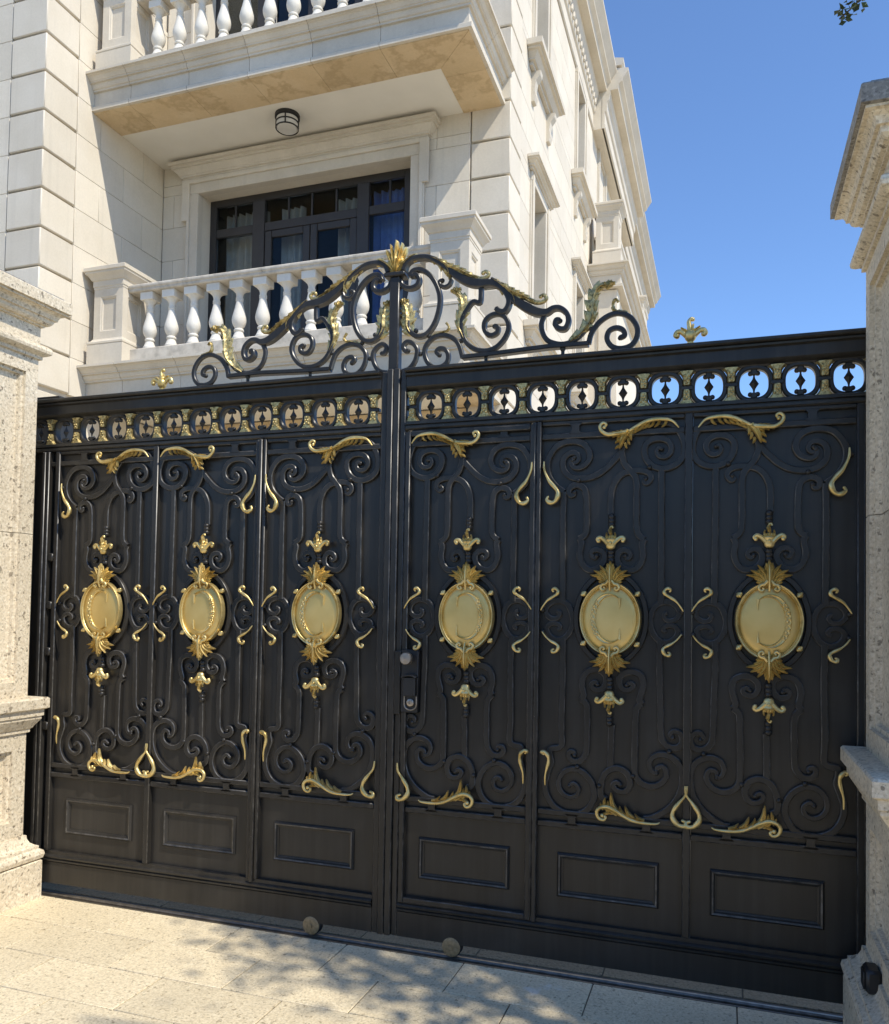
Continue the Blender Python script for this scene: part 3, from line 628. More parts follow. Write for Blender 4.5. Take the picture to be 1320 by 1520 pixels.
def rim_mesh():
    mb = MB(); n = 64; rings = []
    prof = [(0.1125, 0.1385, -0.012), (0.1140, 0.1400, -0.019), (0.1160, 0.1420, -0.0205), (0.1180, 0.1440, -0.018), (0.1195, 0.1455, -0.0180), (0.1215, 0.1475, -0.0245), (0.1250, 0.1510, -0.0255), (0.1280, 0.1540, -0.019), (0.1290, 0.1550, 0.0)]
    for k in range(n + 1):
        rings.append([(ell(rx, ry, k, n)[0], y, ell(rx, ry, k, n)[1]) for rx, ry, y in prof])
    mb.loft(rings, closed=False, cap=False)
    return mb.mesh('rim', 'gilding', angle=50)
def monogram_mesh(s):
    """raised letter-like crescent with serifs, thick on the side s"""
    mb = MB(); n = 40; O = []; I = []
    for k in range(n + 1):
        a = R(-128 + 256 * k / n)
        O.append((0.006 * s + 0.076 * math.cos(a) * s, 0.106 * math.sin(a))); I.append((-0.006 * s + 0.066 * math.cos(a) * s, 0.096 * math.sin(a)))
    rings = []
    for o, i in zip(O, I):
        ox, oz = o; ix, iz = i
        lx, lz = ox + (ix - ox) * 0.12, oz + (iz - oz) * 0.12; mx, mz = ix + (ox - ix) * 0.12, iz + (oz - iz) * 0.12
        rings.append([(ox, -0.012, oz), (ox, -0.0225, oz), (lx, -0.0255, lz), ((ox + ix) / 2, -0.0225, (oz + iz) / 2), (mx, -0.0255, mz), (ix, -0.0225, iz), (ix, -0.012, iz)])
    mb.loft(rings, closed=False, cap=True)
    for e in (O[0], O[-1]):
        zz = e[1]; d = -1 if zz > 0 else 1
        mb.ribbon([(e[0], zz - 0.004 * d), (e[0] - 0.001 * s, zz + 0.020 * d), (e[0], zz + 0.042 * d)], lambda t: 0.010 * (1 - t) + 0.002, -0.025, -0.012, 0.002)
    rnd = random.Random(3)
    for k in range(15):
        a = R(-44 + 88 * k / 14); x, z = (0.072 + 0.004 * (-1) ** k) * math.cos(a) * s, 0.101 * math.sin(a)
        mb.ball((x, -0.024, z), 0.0062 * rnd.uniform(0.7, 1.15), 7, 5)
        if k % 2: mb.tube([(p, -0.0245, q) for p, q in crs([(x - 0.010 * s, z - 0.004), (x, z + 0.007), (x + 0.010 * s, z + 0.003), (x + 0.012 * s, z - 0.006)], 3)], 0.0026, 5)
    return mb.mesh('monogram', 'gilding', angle=50)
def collar_mesh(zs):
    mb = MB()
    for z in zs:
        mb.ball((0, 0.012, z), 0.0150, 12, 8, 1.1)
    for a, b in zip(zs[:-1], zs[1:]): mb.ball((0, 0.012, (a + b) / 2), 0.0105, 10, 6)
    return mb.mesh('collar', 'gate_paint')
BALL = MB().ball((0, 0, 0), 0.0105, 10, 7).mesh('bead', 'gate_paint')
BOSS = MB().ball((0, -0.006, 0), 0.0125, 10, 7).ball((0.006, -0.010, 0.006), 0.007, 8, 5).ball((-0.006, -0.012, -0.004), 0.007, 8, 5).mesh('boss', 'gilding')
DISC, RIM = disc_mesh(), rim_mesh(); PAL_T, PAL_B = palmette_mesh(1), palmette_mesh(-1); FL_T, FL_B = fleuron_mesh(1), fleuron_mesh(-1)
COLL = [collar_mesh(z) for z in ([1.962, 1.945, 1.928], [1.811, 1.794, 1.777], [1.272, 1.254, 1.236], [1.121, 1.104, 1.087])]
def oval_mesh():
    mb = MB(); n = 56
    pr = [(-0.012, SHEET_Y), (-0.012, 0.010), (-0.0085, 0.0058), (0.0085, 0.0058), (0.012, 0.010), (0.012, SHEET_Y)]
    mb.loft([[(ell(0.147 + o, 0.193 + o, k, n)[0], y, ell(0.147 + o, 0.193 + o, k, n)[1]) for o, y in pr] for k in range(n + 1)], closed=False, cap=False)
    return mb.mesh('oval_band', 'gate_paint')
OVAL = oval_mesh()
def frame_mould(w, h, wd, y0, pr=None):
    """mitred raised rectangular moulding centred at the origin, in the x-z plane"""
    mb = MB(); P = [(-w / 2, -h / 2), (w / 2, -h / 2), (w / 2, h / 2), (-w / 2, h / 2)]; rings = []
    prof = [(0.0, y0 + 0.002), (0.0, y0 - 0.006), (wd * 0.28, y0 - 0.014), (wd * 0.55, y0 - 0.012), (wd * 0.72, y0 - 0.005), (wd, y0 - 0.003), (wd, y0 + 0.002)]
    sx = (1, -1, -1, 1); sz = (1, 1, -1, -1)
    for j in range(5):
        i = j % 4; rings.append([(P[i][0] + sx[i] * o, y, P[i][1] + sz[i] * o) for o, y in prof])
    mb.wf = {j * 7 + 2 for j in range(4)}; mb.loft(rings, closed=True, cap=False); return mb.mesh('panel_moulding', 'gate_paint', angle=20)
PMOULD = frame_mould(0.424, 0.186, 0.026, SHEET_Y)
SPOOL = MB().loft([[(-0.03, 0.004, -0.024), (0.03, 0.004, -0.024), (0.03, SHEET_Y, -0.024), (-0.03, SHEET_Y, -0.024)],
    [(-0.016, 0.004, -0.010), (0.016, 0.004, -0.010), (0.016, SHEET_Y, -0.010), (-0.016, SHEET_Y, -0.010)],
    [(-0.016, 0.004, 0.010), (0.016, 0.004, 0.010), (0.016, SHEET_Y, 0.010), (-0.016, SHEET_Y, 0.010)],
    [(-0.03, 0.004, 0.024), (0.03, 0.004, 0.024), (0.03, SHEET_Y, 0.024), (-0.03, SHEET_Y, 0.024)]]).mesh('spool', 'gate_paint')
TPL = {}
for s in (1, -1):
    TPL[s] = dict(bars=[bar_mesh(k, s) for k in BAY if not k.startswith('g_') and k != 'n_c'],
        c=[MB(True).ribbon(crs(mir(BAY['n_c'], t), 4), lambda q: 0.024 * (1 - 0.35 * abs(2 * q - 1) ** 3), 0.0112, SHEET_Y, 0.0035).mesh('scroll_bar', 'gate_paint') for t in (1, -1)],
        leaf_t=leaf_top_mesh(s), leaf_b=leaf_bot_mesh(s),
        hooks=[hook_mesh('g_hook_top', s, 0.0080), hook_mesh('g_hook_in', s, 0.0085), hook_mesh('g_hook_out', s, 0.0065)],
        mono=monogram_mesh(s))
WH = [hook_mesh(k, t, 0.0058) for k in ('g_whisk_t', 'g_whisk_b') for t in (1, -1)]

def bay(parent, cx, s, xl, xr, words):
    """one decorated bay: sheet, lower panel, strips, ironwork, gilding, medallion"""
    d = TPL[s]; J = lambda: (cx + random.uniform(-0.002, 0.002), random.uniform(-0.0015, 0.0), random.uniform(-0.0025, 0.0025))
    obj('sheet_panel', MB().box(xl, xr, SHEET_Y, 0.032, 0.236, 2.385).mesh('sheet_panel', 'gate_paint'), parent)
    for z0, z1 in ((0.630, 0.656), (0.680, 0.706), (2.306, 2.332), (2.368, 2.386)):
        obj('cross_bar', MB(True).box(xl, xr, 0.004, SHEET_Y, z0, z1, 0.004).mesh('cross_bar', 'gate_paint'), parent)
    for u in (-0.155, 0.155):
        obj('spool', SPOOL, parent, (cx + u, 0, 0.668))
    obj('spool', SPOOL, parent, (cx + 0.158 * s, 0, 2.350))
    obj('panel_moulding', PMOULD, parent, (cx - 0.006, 0, 0.428))
    for me in d['bars'] + d['c']: obj('scroll_bar', me, parent, (cx, 0, 0))
    obj('oval_band', OVAL, parent, (cx, 0, MZ))
    for me in COLL: obj('collar', me, parent, (cx, 0, 0))
    for u, z in ((0.143, 2.122), (-0.156, 2.168), (-0.245, 0.985), (-0.099, 0.873), (0.040, 0.822), (0.134, 0.895), (0.298, 2.186), (-0.292, 1.561), (0.292, 1.561), (-0.290, 1.468), (0.290, 1.468)):
        obj('bead', BALL, parent, (cx + u * s, 0.008, z))
    obj('gilt_leaf', d['leaf_t'], parent, J()); obj('gilt_leaf', d['leaf_b'], parent, J())
    for me in d['hooks']: obj('gilt_hook', me, parent, J())
    for me in WH: obj('gilt_hook', me, parent, J())
    obj('fleuron', FL_T, parent, (cx, 0, 1.822)); obj('fleuron', FL_B, parent, (cx, 0, 1.226))
    med = tag(obj('medallion', DISC, parent, (cx, 0, MZ)), words)
    obj('rim', RIM, med, (cx, 0, MZ)); obj('monogram', d['mono'], med, (cx, 0, MZ))
    obj('palmette', PAL_T, med, (cx, 0, MZ + 0.134)); obj('palmette', PAL_B, med, (cx, 0, MZ - 0.134))
    for u, z in ((-0.112, 0.104), (0.112, 0.104), (-0.112, -0.107), (0.112, -0.107)): obj('boss', BOSS, med, (cx + u, 0, MZ + z))

# ------------------------------------------------------------------ frieze units
def ring_mesh():
    mb = MB(); n = 40; rings = []
    pr = [(-0.009, 0.058), (-0.009, 0.032), (-0.004, 0.027), (0.005, 0.027), (0.010, 0.032), (0.010, 0.058)]
    for k in range(n + 1):
        a = 2 * math.pi * k / n; ca, sa = math.cos(a), math.sin(a)
        rings.append([((0.0645 + o) * math.copysign(abs(ca) ** 0.78, ca), y, (0.067 + o) * math.copysign(abs(sa) ** 0.75, sa)) for o, y in pr])
    mb.loft(rings, closed=True, cap=False); return mb.mesh('oval_ring', 'gate_paint')
def spindle_mesh():
    mb = MB(); pr = [(0.0035, -0.062), (0.0035, -0.030), (0.006, -0.020), (0.019, 0.0), (0.006, 0.020), (0.0035, 0.030), (0.0035, 0.062)]
    mb.loft([[(r, 0.041, z), (0, 0.041 - r * 0.7, z), (-r, 0.041, z), (0, 0.041 + r * 0.7, z)] for r, z in pr])
    for sz in (-1, 1):
        for sx in (-1, 1): mb.ball((0.014 * sx, 0.041, 0.043 * sz), 0.0105, 9, 6)
        mb.box(-0.013, 0.013, 0.032, 0.050, 0.048 * sz - 0.012, 0.048 * sz + 0.012, 0.004)
    return mb.mesh('spindle', 'gate_paint')
def cup_mesh(fl):
    mb = MB(); pr = [(0.013, 0.010), (0.0165, 0.014), (0.0170, 0.034), (0.0190, 0.046), (0.026, 0.057), (0.037, 0.067), (0.034, 0.069), (0.016, 0.060)]
    mb.loft([[(-r, 0.034, z * fl), (-r * 0.7, 0.014, z * fl), (0, 0.011, z * fl), (r * 0.7, 0.014, z * fl), (r, 0.034, z * fl), (r * 0.5, 0.046, z * fl), (-r * 0.5, 0.046, z * fl)] for r, z in pr])
    for i, (x, z) in enumerate(((0, 0.018), (-0.006, 0.030), (0.006, 0.030), (0, 0.040), (-0.010, 0.048), (0.010, 0.048))): mb.ball((x, 0.012, z * fl), 0.0056, 7, 5)
    mb.leaf(crs([(0, 0.036 * fl), (0, 0.070 * fl)], 6), lambda t: 0.006 * (1 - t) + 0.001, lambda t: 0.006 * (1 - t) + 0.001, 0.010, 0.022, 2)
    return mb.mesh('gilt_cup', 'recess_shade_gilding')
RING, SPIN, CUP_T, CUP_B = ring_mesh(), spindle_mesh(), cup_mesh(1), cup_mesh(-1)
LINK = MB().box(-0.026, 0.026, 0.024, 0.054, -0.0095, 0.0095, 0.003).mesh('link', 'gate_paint')
FZ, FP = 2.498, 0.1755
def frieze(parent, x0, n, d, before):
    for k in range(n):
        x = x0 + d * k * FP
        obj('oval_ring', RING, parent, (x, 0, FZ)); obj('spindle', SPIN, parent, (x, 0, FZ))
        cxs = [x + d * FP / 2] + ([x - d * FP / 2] if k == 0 else [])
        for c in cxs:
            obj('link', LINK, parent, (c, 0, FZ)); obj('gilt_cup', CUP_T, parent, (c, 0, FZ)); obj('gilt_cup', CUP_B, parent, (c, 0, FZ))

KICK = [(-0.060, 0.070), (-0.004, 0.070), (-0.004, 0.180), (-0.010, 0.183), (0.004, 0.187), (0.006, 0.196), (-0.003, 0.200), (-0.003, 0.203), (0.006, 0.206), (0.009, 0.214), (0.004, 0.218), (-0.004, 0.222), (-0.004, 0.238), (-0.060, 0.238)]
CORN = [(-0.070, 2.566), (-0.030, 2.566), (-0.026, 2.574), (-0.010, 2.582), (-0.002, 2.590), (-0.002, 2.634), (0.004, 2.637), (0.014, 2.639), (0.015, 2.646), (0.006, 2.648), (0.006, 2.651), (0.022, 2.653), (0.028, 2.658), (0.028, 2.668), (0.020, 2.672), (-0.070, 2.672)]
FRAIL = [(-0.060, 2.386), (-0.002, 2.386), (0.004, 2.392), (0.004, 2.402), (-0.006, 2.404), (-0.006, 2.409), (0.006, 2.411), (0.006, 2.424), (-0.008, 2.429), (-0.024, 2.432), (-0.060, 2.432)]
def longrail(name, parent, x0, x1, prof):
    return obj(name, MB().moulding([(x0, 0), (x1, 0)], prof).mesh(name, 'gate_paint', angle=25), parent)
def upright(name, parent, x0, x1, y0, z0, z1, y1=0.06, c=0.004):
    return obj(name, MB(True).box(x0, x1, y0, y1, z0, z1, c).mesh(name, 'gate_paint'), parent)
def wheel(parent, x):
    w = obj('wheel', MB().lathe([(0.0, -0.018), (0.040, -0.018), (0.046, -0.012), (0.040, 0.0), (0.046, 0.012), (0.040, 0.018), (0.0, 0.018)], seg=24).mesh('wheel', 'black_plastic'), parent, (x, 0.03, 0.056))
    w.rotation_euler = (R(90), 0, 0)
    obj('hub_plate', MB().lathe([(0.0, 0.019), (0.042, 0.019), (0.042, 0.026), (0.036, 0.029), (0.010, 0.029), (0.009, 0.034), (0.0, 0.034)], seg=24).mesh('hub_plate', 'wheel_brass'), w, (x, 0.03, 0.056))
    obj('fork', MB().box(x - 0.014, x + 0.014, 0.046, 0.056, 0.05, 0.11).mesh('fork', 'gate_paint'), parent)

GL = thing('gate_leaf', (-1.1, 0.03, 0), 'left half of the black gate with three sunlit bays of scrollwork and gilt medallions', 'gate', 'leaves of the ornate black driveway gate')
GR = thing('gate_leaf', (1.1, 0.03, 0), 'right half of the black gate with two wide shaded bays beside the right pillar', 'gate', 'leaves of the ornate black driveway gate')
WD = thing('wicket_door', (0.37, 0.03, 0), 'narrow black door with a lock and one gilt medallion, just right of the gate centre', 'door')

for G, x0, x1 in ((GL, -2.30, -0.068), (GR, 0.058, 2.20)):
    longrail('kick_board', G, x0, x1, KICK); longrail('cornice', G, x0, x1, CORN); longrail('frieze_rail', G, x0, x1, FRAIL)
# centre stiles
upright('stile', GL, -0.067, -0.036, 0.000, 0.070, 2.668); upright('stile', GL, -0.035, -0.0045, -0.012, 0.070, 2.676)
upright('stile', GR, -0.0015, 0.029, -0.012, 0.070, 2.676); upright('stile', GR, 0.030, 0.057, 0.000, 0.070, 2.668)
# intermediate uprights
upright('mullion', GL, -1.3455, -1.3145, -0.002, 0.239, 2.385); upright('mullion', GR, 1.3035, 1.3345, -0.002, 0.239, 2.385)
for G, x, s in ((GL, -0.706, 1), (GR, 0.690, -1)):
    upright('mullion', G, x - 0.031, x - 0.011, -0.002 if s > 0 else -0.004, 0.239, 2.385); upright('mullion', G, x - 0.0095, x + 0.0105, -0.010, 0.222, 2.385)
    if s > 0: upright('mullion', G, x + 0.012, x + 0.030, -0.002, 0.239, 2.385)
# outer ends with the latch tube
upright('stile', GL, -1.985, -1.957, 0.0, 0.239, 2.385)
for x in (-2.030, -2.058): upright('stile', GL, x - 0.011, x + 0.011, -0.010, 0.225, 2.385, 0.03)
upright('stile', GL, -2.200, -2.150, -0.004, 0.239, 2.385)
obj('sheet_panel', MB().box(-2.30, -1.957, 0.034, 0.040, 0.236, 2.385).mesh('sheet_panel', 'gate_paint'), GL)
for z in (0.90, 1.30, 1.55, 1.81): obj('bracket', MB().box(-2.020, -1.984, -0.004, 0.02, z - 0.022, z + 0.022, 0.006).mesh('bracket', 'gate_paint'), GL)
upright('cross_bar', GL, -2.020, -1.957, 0.004, 2.306, 2.330, 0.03)
upright('stile', GR, 1.947, 1.975, 0.0, 0.239, 2.385); upright('stile', GR, 2.010, 2.040, 0.004, 0.239, 2.385)
obj('sheet_panel', MB().box(1.947, 2.20, 0.034, 0.040, 0.236, 2.385).mesh('sheet_panel', 'gate_paint'), GR)

bay(GL, -1.640, -1, -1.957, -1.345, 'gilt oval medallion nearest the left pillar')
bay(GL, -1.018, 1, -1.315, -0.737, 'gilt oval medallion of the second bay from the left')
bay(GL, -0.378, -1, -0.676, -0.068, 'gilt oval medallion just left of the gate centre')
bay(GR, 1.005, -1, 0.7005, 1.303, 'gilt oval medallion right of the wicket door')
bay(GR, 1.630, 1, 1.335, 1.947, 'gilt oval medallion nearest the right pillar')
frieze(GL, -0.203, 12, -1, 0); frieze(GR, 0.167, 11, 1, 0)
wheel(GL, -0.379); wheel(GR, 0.319)

# the wicket door hung in the right leaf
upright('stile', WD, 0.062, 0.086, -0.006, 0.226, 2.378, 0.05); upright('stile', WD, 0.650, 0.674, -0.006, 0.226, 2.378, 0.05)
upright('door_rail', WD, 0.0865, 0.6495, -0.005, 0.226, 0.250, 0.05); upright('door_rail', WD, 0.0865, 0.6495, -0.005, 2.354, 2.378, 0.05)
bay(WD, 0.370, 1, 0.0865, 0.6495, 'gilt oval medallion of the wicket door, just right of the gate centre')
lp = obj('lock_plate', MB().box(0.062, 0.146, -0.012, 0.020, 1.085, 1.372, 0.003).mesh('lock_plate', 'black_plastic'), WD)
kn = obj('door_knob', MB().lathe([(0.0, 0.0), (0.012, 0.0), (0.012, 0.022), (0.024, 0.026), (0.029, 0.034), (0.029, 0.050), (0.025, 0.056), (0.0, 0.058)], seg=24).mesh('door_knob', 'knob_metal'), WD, (0.104, -0.012, 1.333)); kn.rotation_euler = (R(90), 0, 0)
lc = obj('lock_case', MB().ribbon([(0.110, 1.165), (0.110, 1.245)], 0.062, -0.040, -0.012, 0.006).ribbon(crs([(0.076, 1.246), (0.094, 1.254), (0.126, 1.256), (0.146, 1.246)], 4), 0.008, -0.048, -0.012, 0.002).mesh('lock_case', 'black_plastic'), WD)
u_ = crs([(0.083, 1.160), (0.083, 1.120), (0.093, 1.104), (0.112, 1.098), (0.131, 1.104), (0.141, 1.120), (0.141, 1.160)], 4)
obj('escutcheon', MB().ribbon(u_, 0.006, -0.020, -0.012, 0.002).mesh('escutcheon', 'knob_metal'), WD)
ks = obj('key_cylinder', MB().lathe([(0.0, 0.0), (0.017, 0.0), (0.017, 0.008), (0.013, 0.010), (0.006, 0.010), (0.005, 0.008), (0.0, 0.008)], seg=20).mesh('key_cylinder', 'knob_metal'), WD, (0.112, -0.012, 1.132)); ks.rotation_euler = (R(90), 0, 0)
obj('keep_plate', MB().box(0.030, 0.0605, -0.0165, -0.0005, 1.075, 1.365, 0.003).mesh('keep_plate', 'gate_paint'), GR)

# ------------------------------------------------------------------ crest over the centre of the gate
AX = -0.014
def crest_half(G, s):
    def M(k): return [(AX + (p[0] - AX) * s, p[1]) for p in CREST[k]]
    cnt = [0]
    def bar(keys, w, ball=0.011):
        pts = []; cnt[0] += 1; yy = (0.010 + 0.0011 * cnt[0], 0.050 - 0.0011 * cnt[0])
        for k in keys: pts += M(k)
        return obj('crest_bar', MB(True).ribbon(crs(pts, 5), w, yy[0], yy[1], 0.004, ball, True).mesh('crest_bar', 'gate_paint'), G)
    bar(['main'], lambda t: 0.024 + 0.016 * math.exp(-((t - 0.50) / 0.13) ** 2))
    bar(['heavy2b'], lambda t: 0.022 + 0.018 * math.exp(-((t - 0.28) / 0.13) ** 2))
    bar(['collar_curl'], 0.022); bar(['oval'], 0.022, 0); bar(['small_curl'], 0.016, 0.011)
    bar(['spiral_mid'], 0.0215); bar(['post_curl'], 0.021); bar(['base_l'], 0.0215, 0); bar(['base_r'], 0.022); bar(['sbar'], 0.022, 0)
    p = M('base_l')[0]; obj('bead', MB().ball((p[0], 0.03, p[1]), 0.012).mesh('bead', 'gate_paint'), G)
    for k in ('oval',):
        p = (AX + (0.090 - AX) * s, 2.858); obj('bead', MB().ball((p[0], 0.03, p[1]), 0.012).mesh('bead', 'gate_paint'), G)
    obj('base_bar', MB().ribbon([M('base_bar')[0], M('base_bar')[1], M('base_bar2')[1], M('base_bar2')[2]], 0.020, 0.0095, 0.0505, 0.003, 0, True).mesh('base_bar', 'gate_paint'), G)
    for x, z in CREST['links'][:4] + CREST['linksQ']:
        q = AX + (x - AX) * s
        if z < 2.71: obj('crest_foot', MB().lathe([(0.012, 2.672), (0.013, 2.678), (0.008, 2.686), (0.008, 2.700), (0.013, 2.708), (0.013, 2.712)], q, 0.03, 12).mesh('crest_foot', 'gate_paint'), G)
        else: obj('bead', MB().ball((q, 0.03, z), 0.0115).mesh('bead', 'gate_paint'), G)
    def gl(name, key, wl, wr, n, curl=0, h=0.016):
        p = M(key); q = crs(p[:len(p) - curl] if curl else p, 7); mb = MB()
        mb.leaf(q, wl if s > 0 else wr, wr if s > 0 else wl, h, 0.03, n, True)
        if curl:
            v = crs(p[-curl - 2:], 5); mb.tube([(a, 0.03, b) for a, b in v], lambda t: 0.0120 * (1 - 0.4 * t), 8); mb.ball((v[-1][0], 0.03, v[-1][1]), 0.010, 8, 5)
        return obj('gilt_leaf', mb.mesh('gilt_leaf', 'recess_shade_gilding', angle=50), G)
    big = lambda t: 0.012 + 0.036 * math.sin(math.pi * min(1, t * 1.25)) if t < 0.8 else 0.012
    sm = lambda t: 0.010 + 0.015 * math.sin(math.pi * t)
    gl('l1', 'leaf1', sm, big, 7, 4, 0.028); gl('l2', 'leaf2b', sm, big, 7, 4, 0.028)
    tap = lambda t: 0.024 * (1 - 0.8 * t) + 0.002
    for k in ('leaf1drop', 'leaf2drop'): gl('d', k, tap, tap, 3, 0, 0.024)
    lush = lambda t: 0.010 + 0.036 * math.sin(math.pi * min(1, 0.15 + 0.8 * t)); slim = lambda t: 0.008 + 0.018 * math.sin(math.pi * t)
    gl('o', 'leaf_oval', lambda t: lush(t), lush, 5, 0, 0.022); gl('m', 'leaf_mid', slim, lush, 6, 0, 0.022); gl('s', 'leaf_s', lush, slim, 7, 0, 0.022)
    # frilled heads of the three upright leaves
    for key, dx in (('leaf_oval', -1), ('leaf_mid', -1), ('leaf_s', 1)):
        p = M(key)[-1]; mb = MB()
        for a in (-0.9, -0.2, 0.5, 1.1):
            ln = 0.034; e = (p[0] + ln * math.sin(a) * s * dx * 0.9, p[1] + ln * math.cos(a) * 0.75)
            f = lambda t: 0.010 * math.sin(math.pi * (0.2 + 0.7 * t)) + 0.002
            mb.leaf(crs([(p[0] - 0.008 * s * dx, p[1] - 0.01), ((p[0] + e[0]) / 2, (p[1] + e[1]) / 2 + 0.004), e], 5), f, f, 0.016, 0.03, 2, True)
        obj('gilt_leaf', mb.mesh('gilt_leaf', 'recess_shade_gilding', angle=50), G)
    for k in ('tuft_r', 'tuft_l'): gl('t', k, lambda t: 0.012 * (1 - 0.5 * t), lambda t: 0.012 * (1 - 0.5 * t), 4, 0, 0.014)
crest_half(GR, 1); crest_half(GL, -1)
upright('crest_post', GL, AX - 0.025, AX + 0.025, 0.006, 2.673, 3.118, 0.056, 0.005)
obj('post_collar', MB().box(AX - 0.053, AX + 0.053, -0.004, 0.066, 3.118, 3.140, 0.005).mesh('post_collar', 'gate_paint'), GL)
def finial():
    mb = MB()
    for (x1, z1, x2, z2, w) in ((0, 0.08, 0, 0.158, 0.030), (0.030, 0.07, 0.052, 0.118, 0.022), (-0.030, 0.07, -0.052, 0.118, 0.022), (0.050, 0.050, 0.095, 0.078, 0.019), (-0.050, 0.050, -0.095, 0.078, 0.019), (0.018, 0.08, 0.030, 0.142, 0.016), (-0.018, 0.08, -0.030, 0.142, 0.016)):
        f = lambda t, w=w: w * math.sin(math.pi * min(1, 0.2 + 0.75 * t)) + 0.002
        mb.leaf([(AX + a, 3.140 + b) for a, b in crs([(x1 * 0.1, 0), (x1 * 0.5, z1 * 0.55), (x1, z1), (x2, z2)], 6)], f, f, 0.030, 0.03, 3, True)
    for s in (-1, 1):
        v = crs([(0.07 * s, 0.075), (0.098 * s, 0.078), (0.104 * s, 0.060), (0.090 * s, 0.052), (0.086 * s, 0.062)], 4); mb.tube([(AX + a, 0.03, 3.140 + b) for a, b in v], 0.008, 7)
    return mb.mesh('finial', 'gilding', angle=50)
obj('finial', finial(), GL)
def top_flower():
    mb = MB(); seg = 14
    mb.lathe([(0.014, 0.0), (0.014, 0.018), (0.010, 0.020), (0.020, 0.030), (0.026, 0.046), (0.024, 0.060), (0.014, 0.068)], seg=seg)
    for s in (-1, 1):
        q = crs([(0.014 * s, 0.046), (0.034 * s, 0.064), (0.052 * s, 0.068), (0.061 * s, 0.054), (0.054 * s, 0.046)], 5)
        mb.tube([(a, 0, b) for a, b in q], lambda t: 0.012 * (1 - 0.3 * t), 8); mb.ball((0.054 * s, 0, 0.050), 0.012, 8, 6)
        mb.leaf(crs([(0.010 * s, 0.060), (0.026 * s, 0.076), (0.040 * s, 0.084)], 5), lambda t: 0.009 * (1 - 0.7 * t), lambda t: 0.009 * (1 - 0.7 * t), 0.012, 0, 2, True)
    mb.tube([(a, 0, b) for a, b in crs([(0, 0.055), (-0.004, 0.085), (-0.006, 0.108), (0.004, 0.120), (0.011, 0.112)], 5)], lambda t: 0.012 * (1 - 0.55 * t), 8)
    mb.leaf(crs([(0.004, 0.060), (0.008, 0.080), (0.012, 0.096)], 5), lambda t: 0.012 * (1 - 0.7 * t), lambda t: 0.012 * (1 - 0.7 * t), 0.014, 0, 2, True)
    mb.ball((0.009, 0, 0.115), 0.009, 8, 6)
    return mb.mesh('gilt_flower', 'gilding', angle=50)
TF = top_flower()
obj('gilt_flower', TF, GL, (-1.328, 0.03, 2.671)); obj('gilt_flower', TF, GR, (1.321, 0.03, 2.671))

# ------------------------------------------------------------------ the villa behind the gate
V = thing('villa', (-4.0, 8.0, 0), 'large cream limestone villa with balustraded balconies behind the gate', 'house')
def cells(a0, a1, z0, z1, holes):
    """split a rectangle into solid cells around rectangular holes"""
    zs = sorted({z0, z1} | {min(max(h[k], z0), z1) for h in holes for k in (2, 3)}); out = []
    for za, zb in zip(zs[:-1], zs[1:]):
        if zb - za < 1e-4: continue
        cuts = sorted([(h[0], h[1]) for h in holes if h[2] < zb - 1e-4 and h[3] > za + 1e-4]); x = a0
        for c0, c1 in cuts:
            if c0 > x + 1e-4: out.append((x, min(c0, a1), za, zb))
            x = max(x, c1)
        if x < a1 - 1e-4: out.append((x, a1, za, zb))
    return out
ZC = [8.40 - 0.505 * k for k in range(-9, 17)]                 # course joints, top to bottom
def core(name, axis, a0, a1, d0, d1, z0, z1, holes, m='limestone'):
    mb = MB()
    for c0, c1, za, zb in cells(a0, a1, z0, z1, holes):
        if axis == 'x': mb.box(c0, c1, d0, d1, za, zb)
        else: mb.box(d0, d1, c0, c1, za, zb)
    return obj(name, mb.mesh(name, m, smooth=False), V)
def courses(parent, axis, a0, a1, f0, f1, zlo, zhi, holes, wid, ph=0.0, c=0.004, gap=0.004, m='limestone', cutlist=None):
    """stone blocks course by course on a wall face; f0..f1 is the block thickness"""
    for k in range(len(ZC) - 1):
        zt, zb = min(ZC[k], zhi), max(ZC[k + 1], zlo)
        if zt - zb < 0.06: continue
        if cutlist is not None: joints = cutlist[k % 2]
        else:
            joints = []; x = a0 + ph + (0.5 * wid if k % 2 else 0.0)
            while x < a1: joints.append(x); x += wid
        for c0, c1, za, zb2 in cells(a0, a1, zb, zt, holes):
            if zb2 - za < 0.03: continue
            xs = [c0] + [j for j in joints if c0 + 0.12 < j < c1 - 0.12] + [c1]
            for x0, x1 in zip(xs[:-1], xs[1:]):
                if axis == 'x': block('stone_block', parent, x0 + gap / 2, x1 - gap / 2, f0, f1, za + gap / 2, zb2 - gap / 2, c, m)
                else: block('stone_block', parent, f0, f1, x0 + gap / 2, x1 - gap / 2, za + gap / 2, zb2 - gap / 2, c, m)
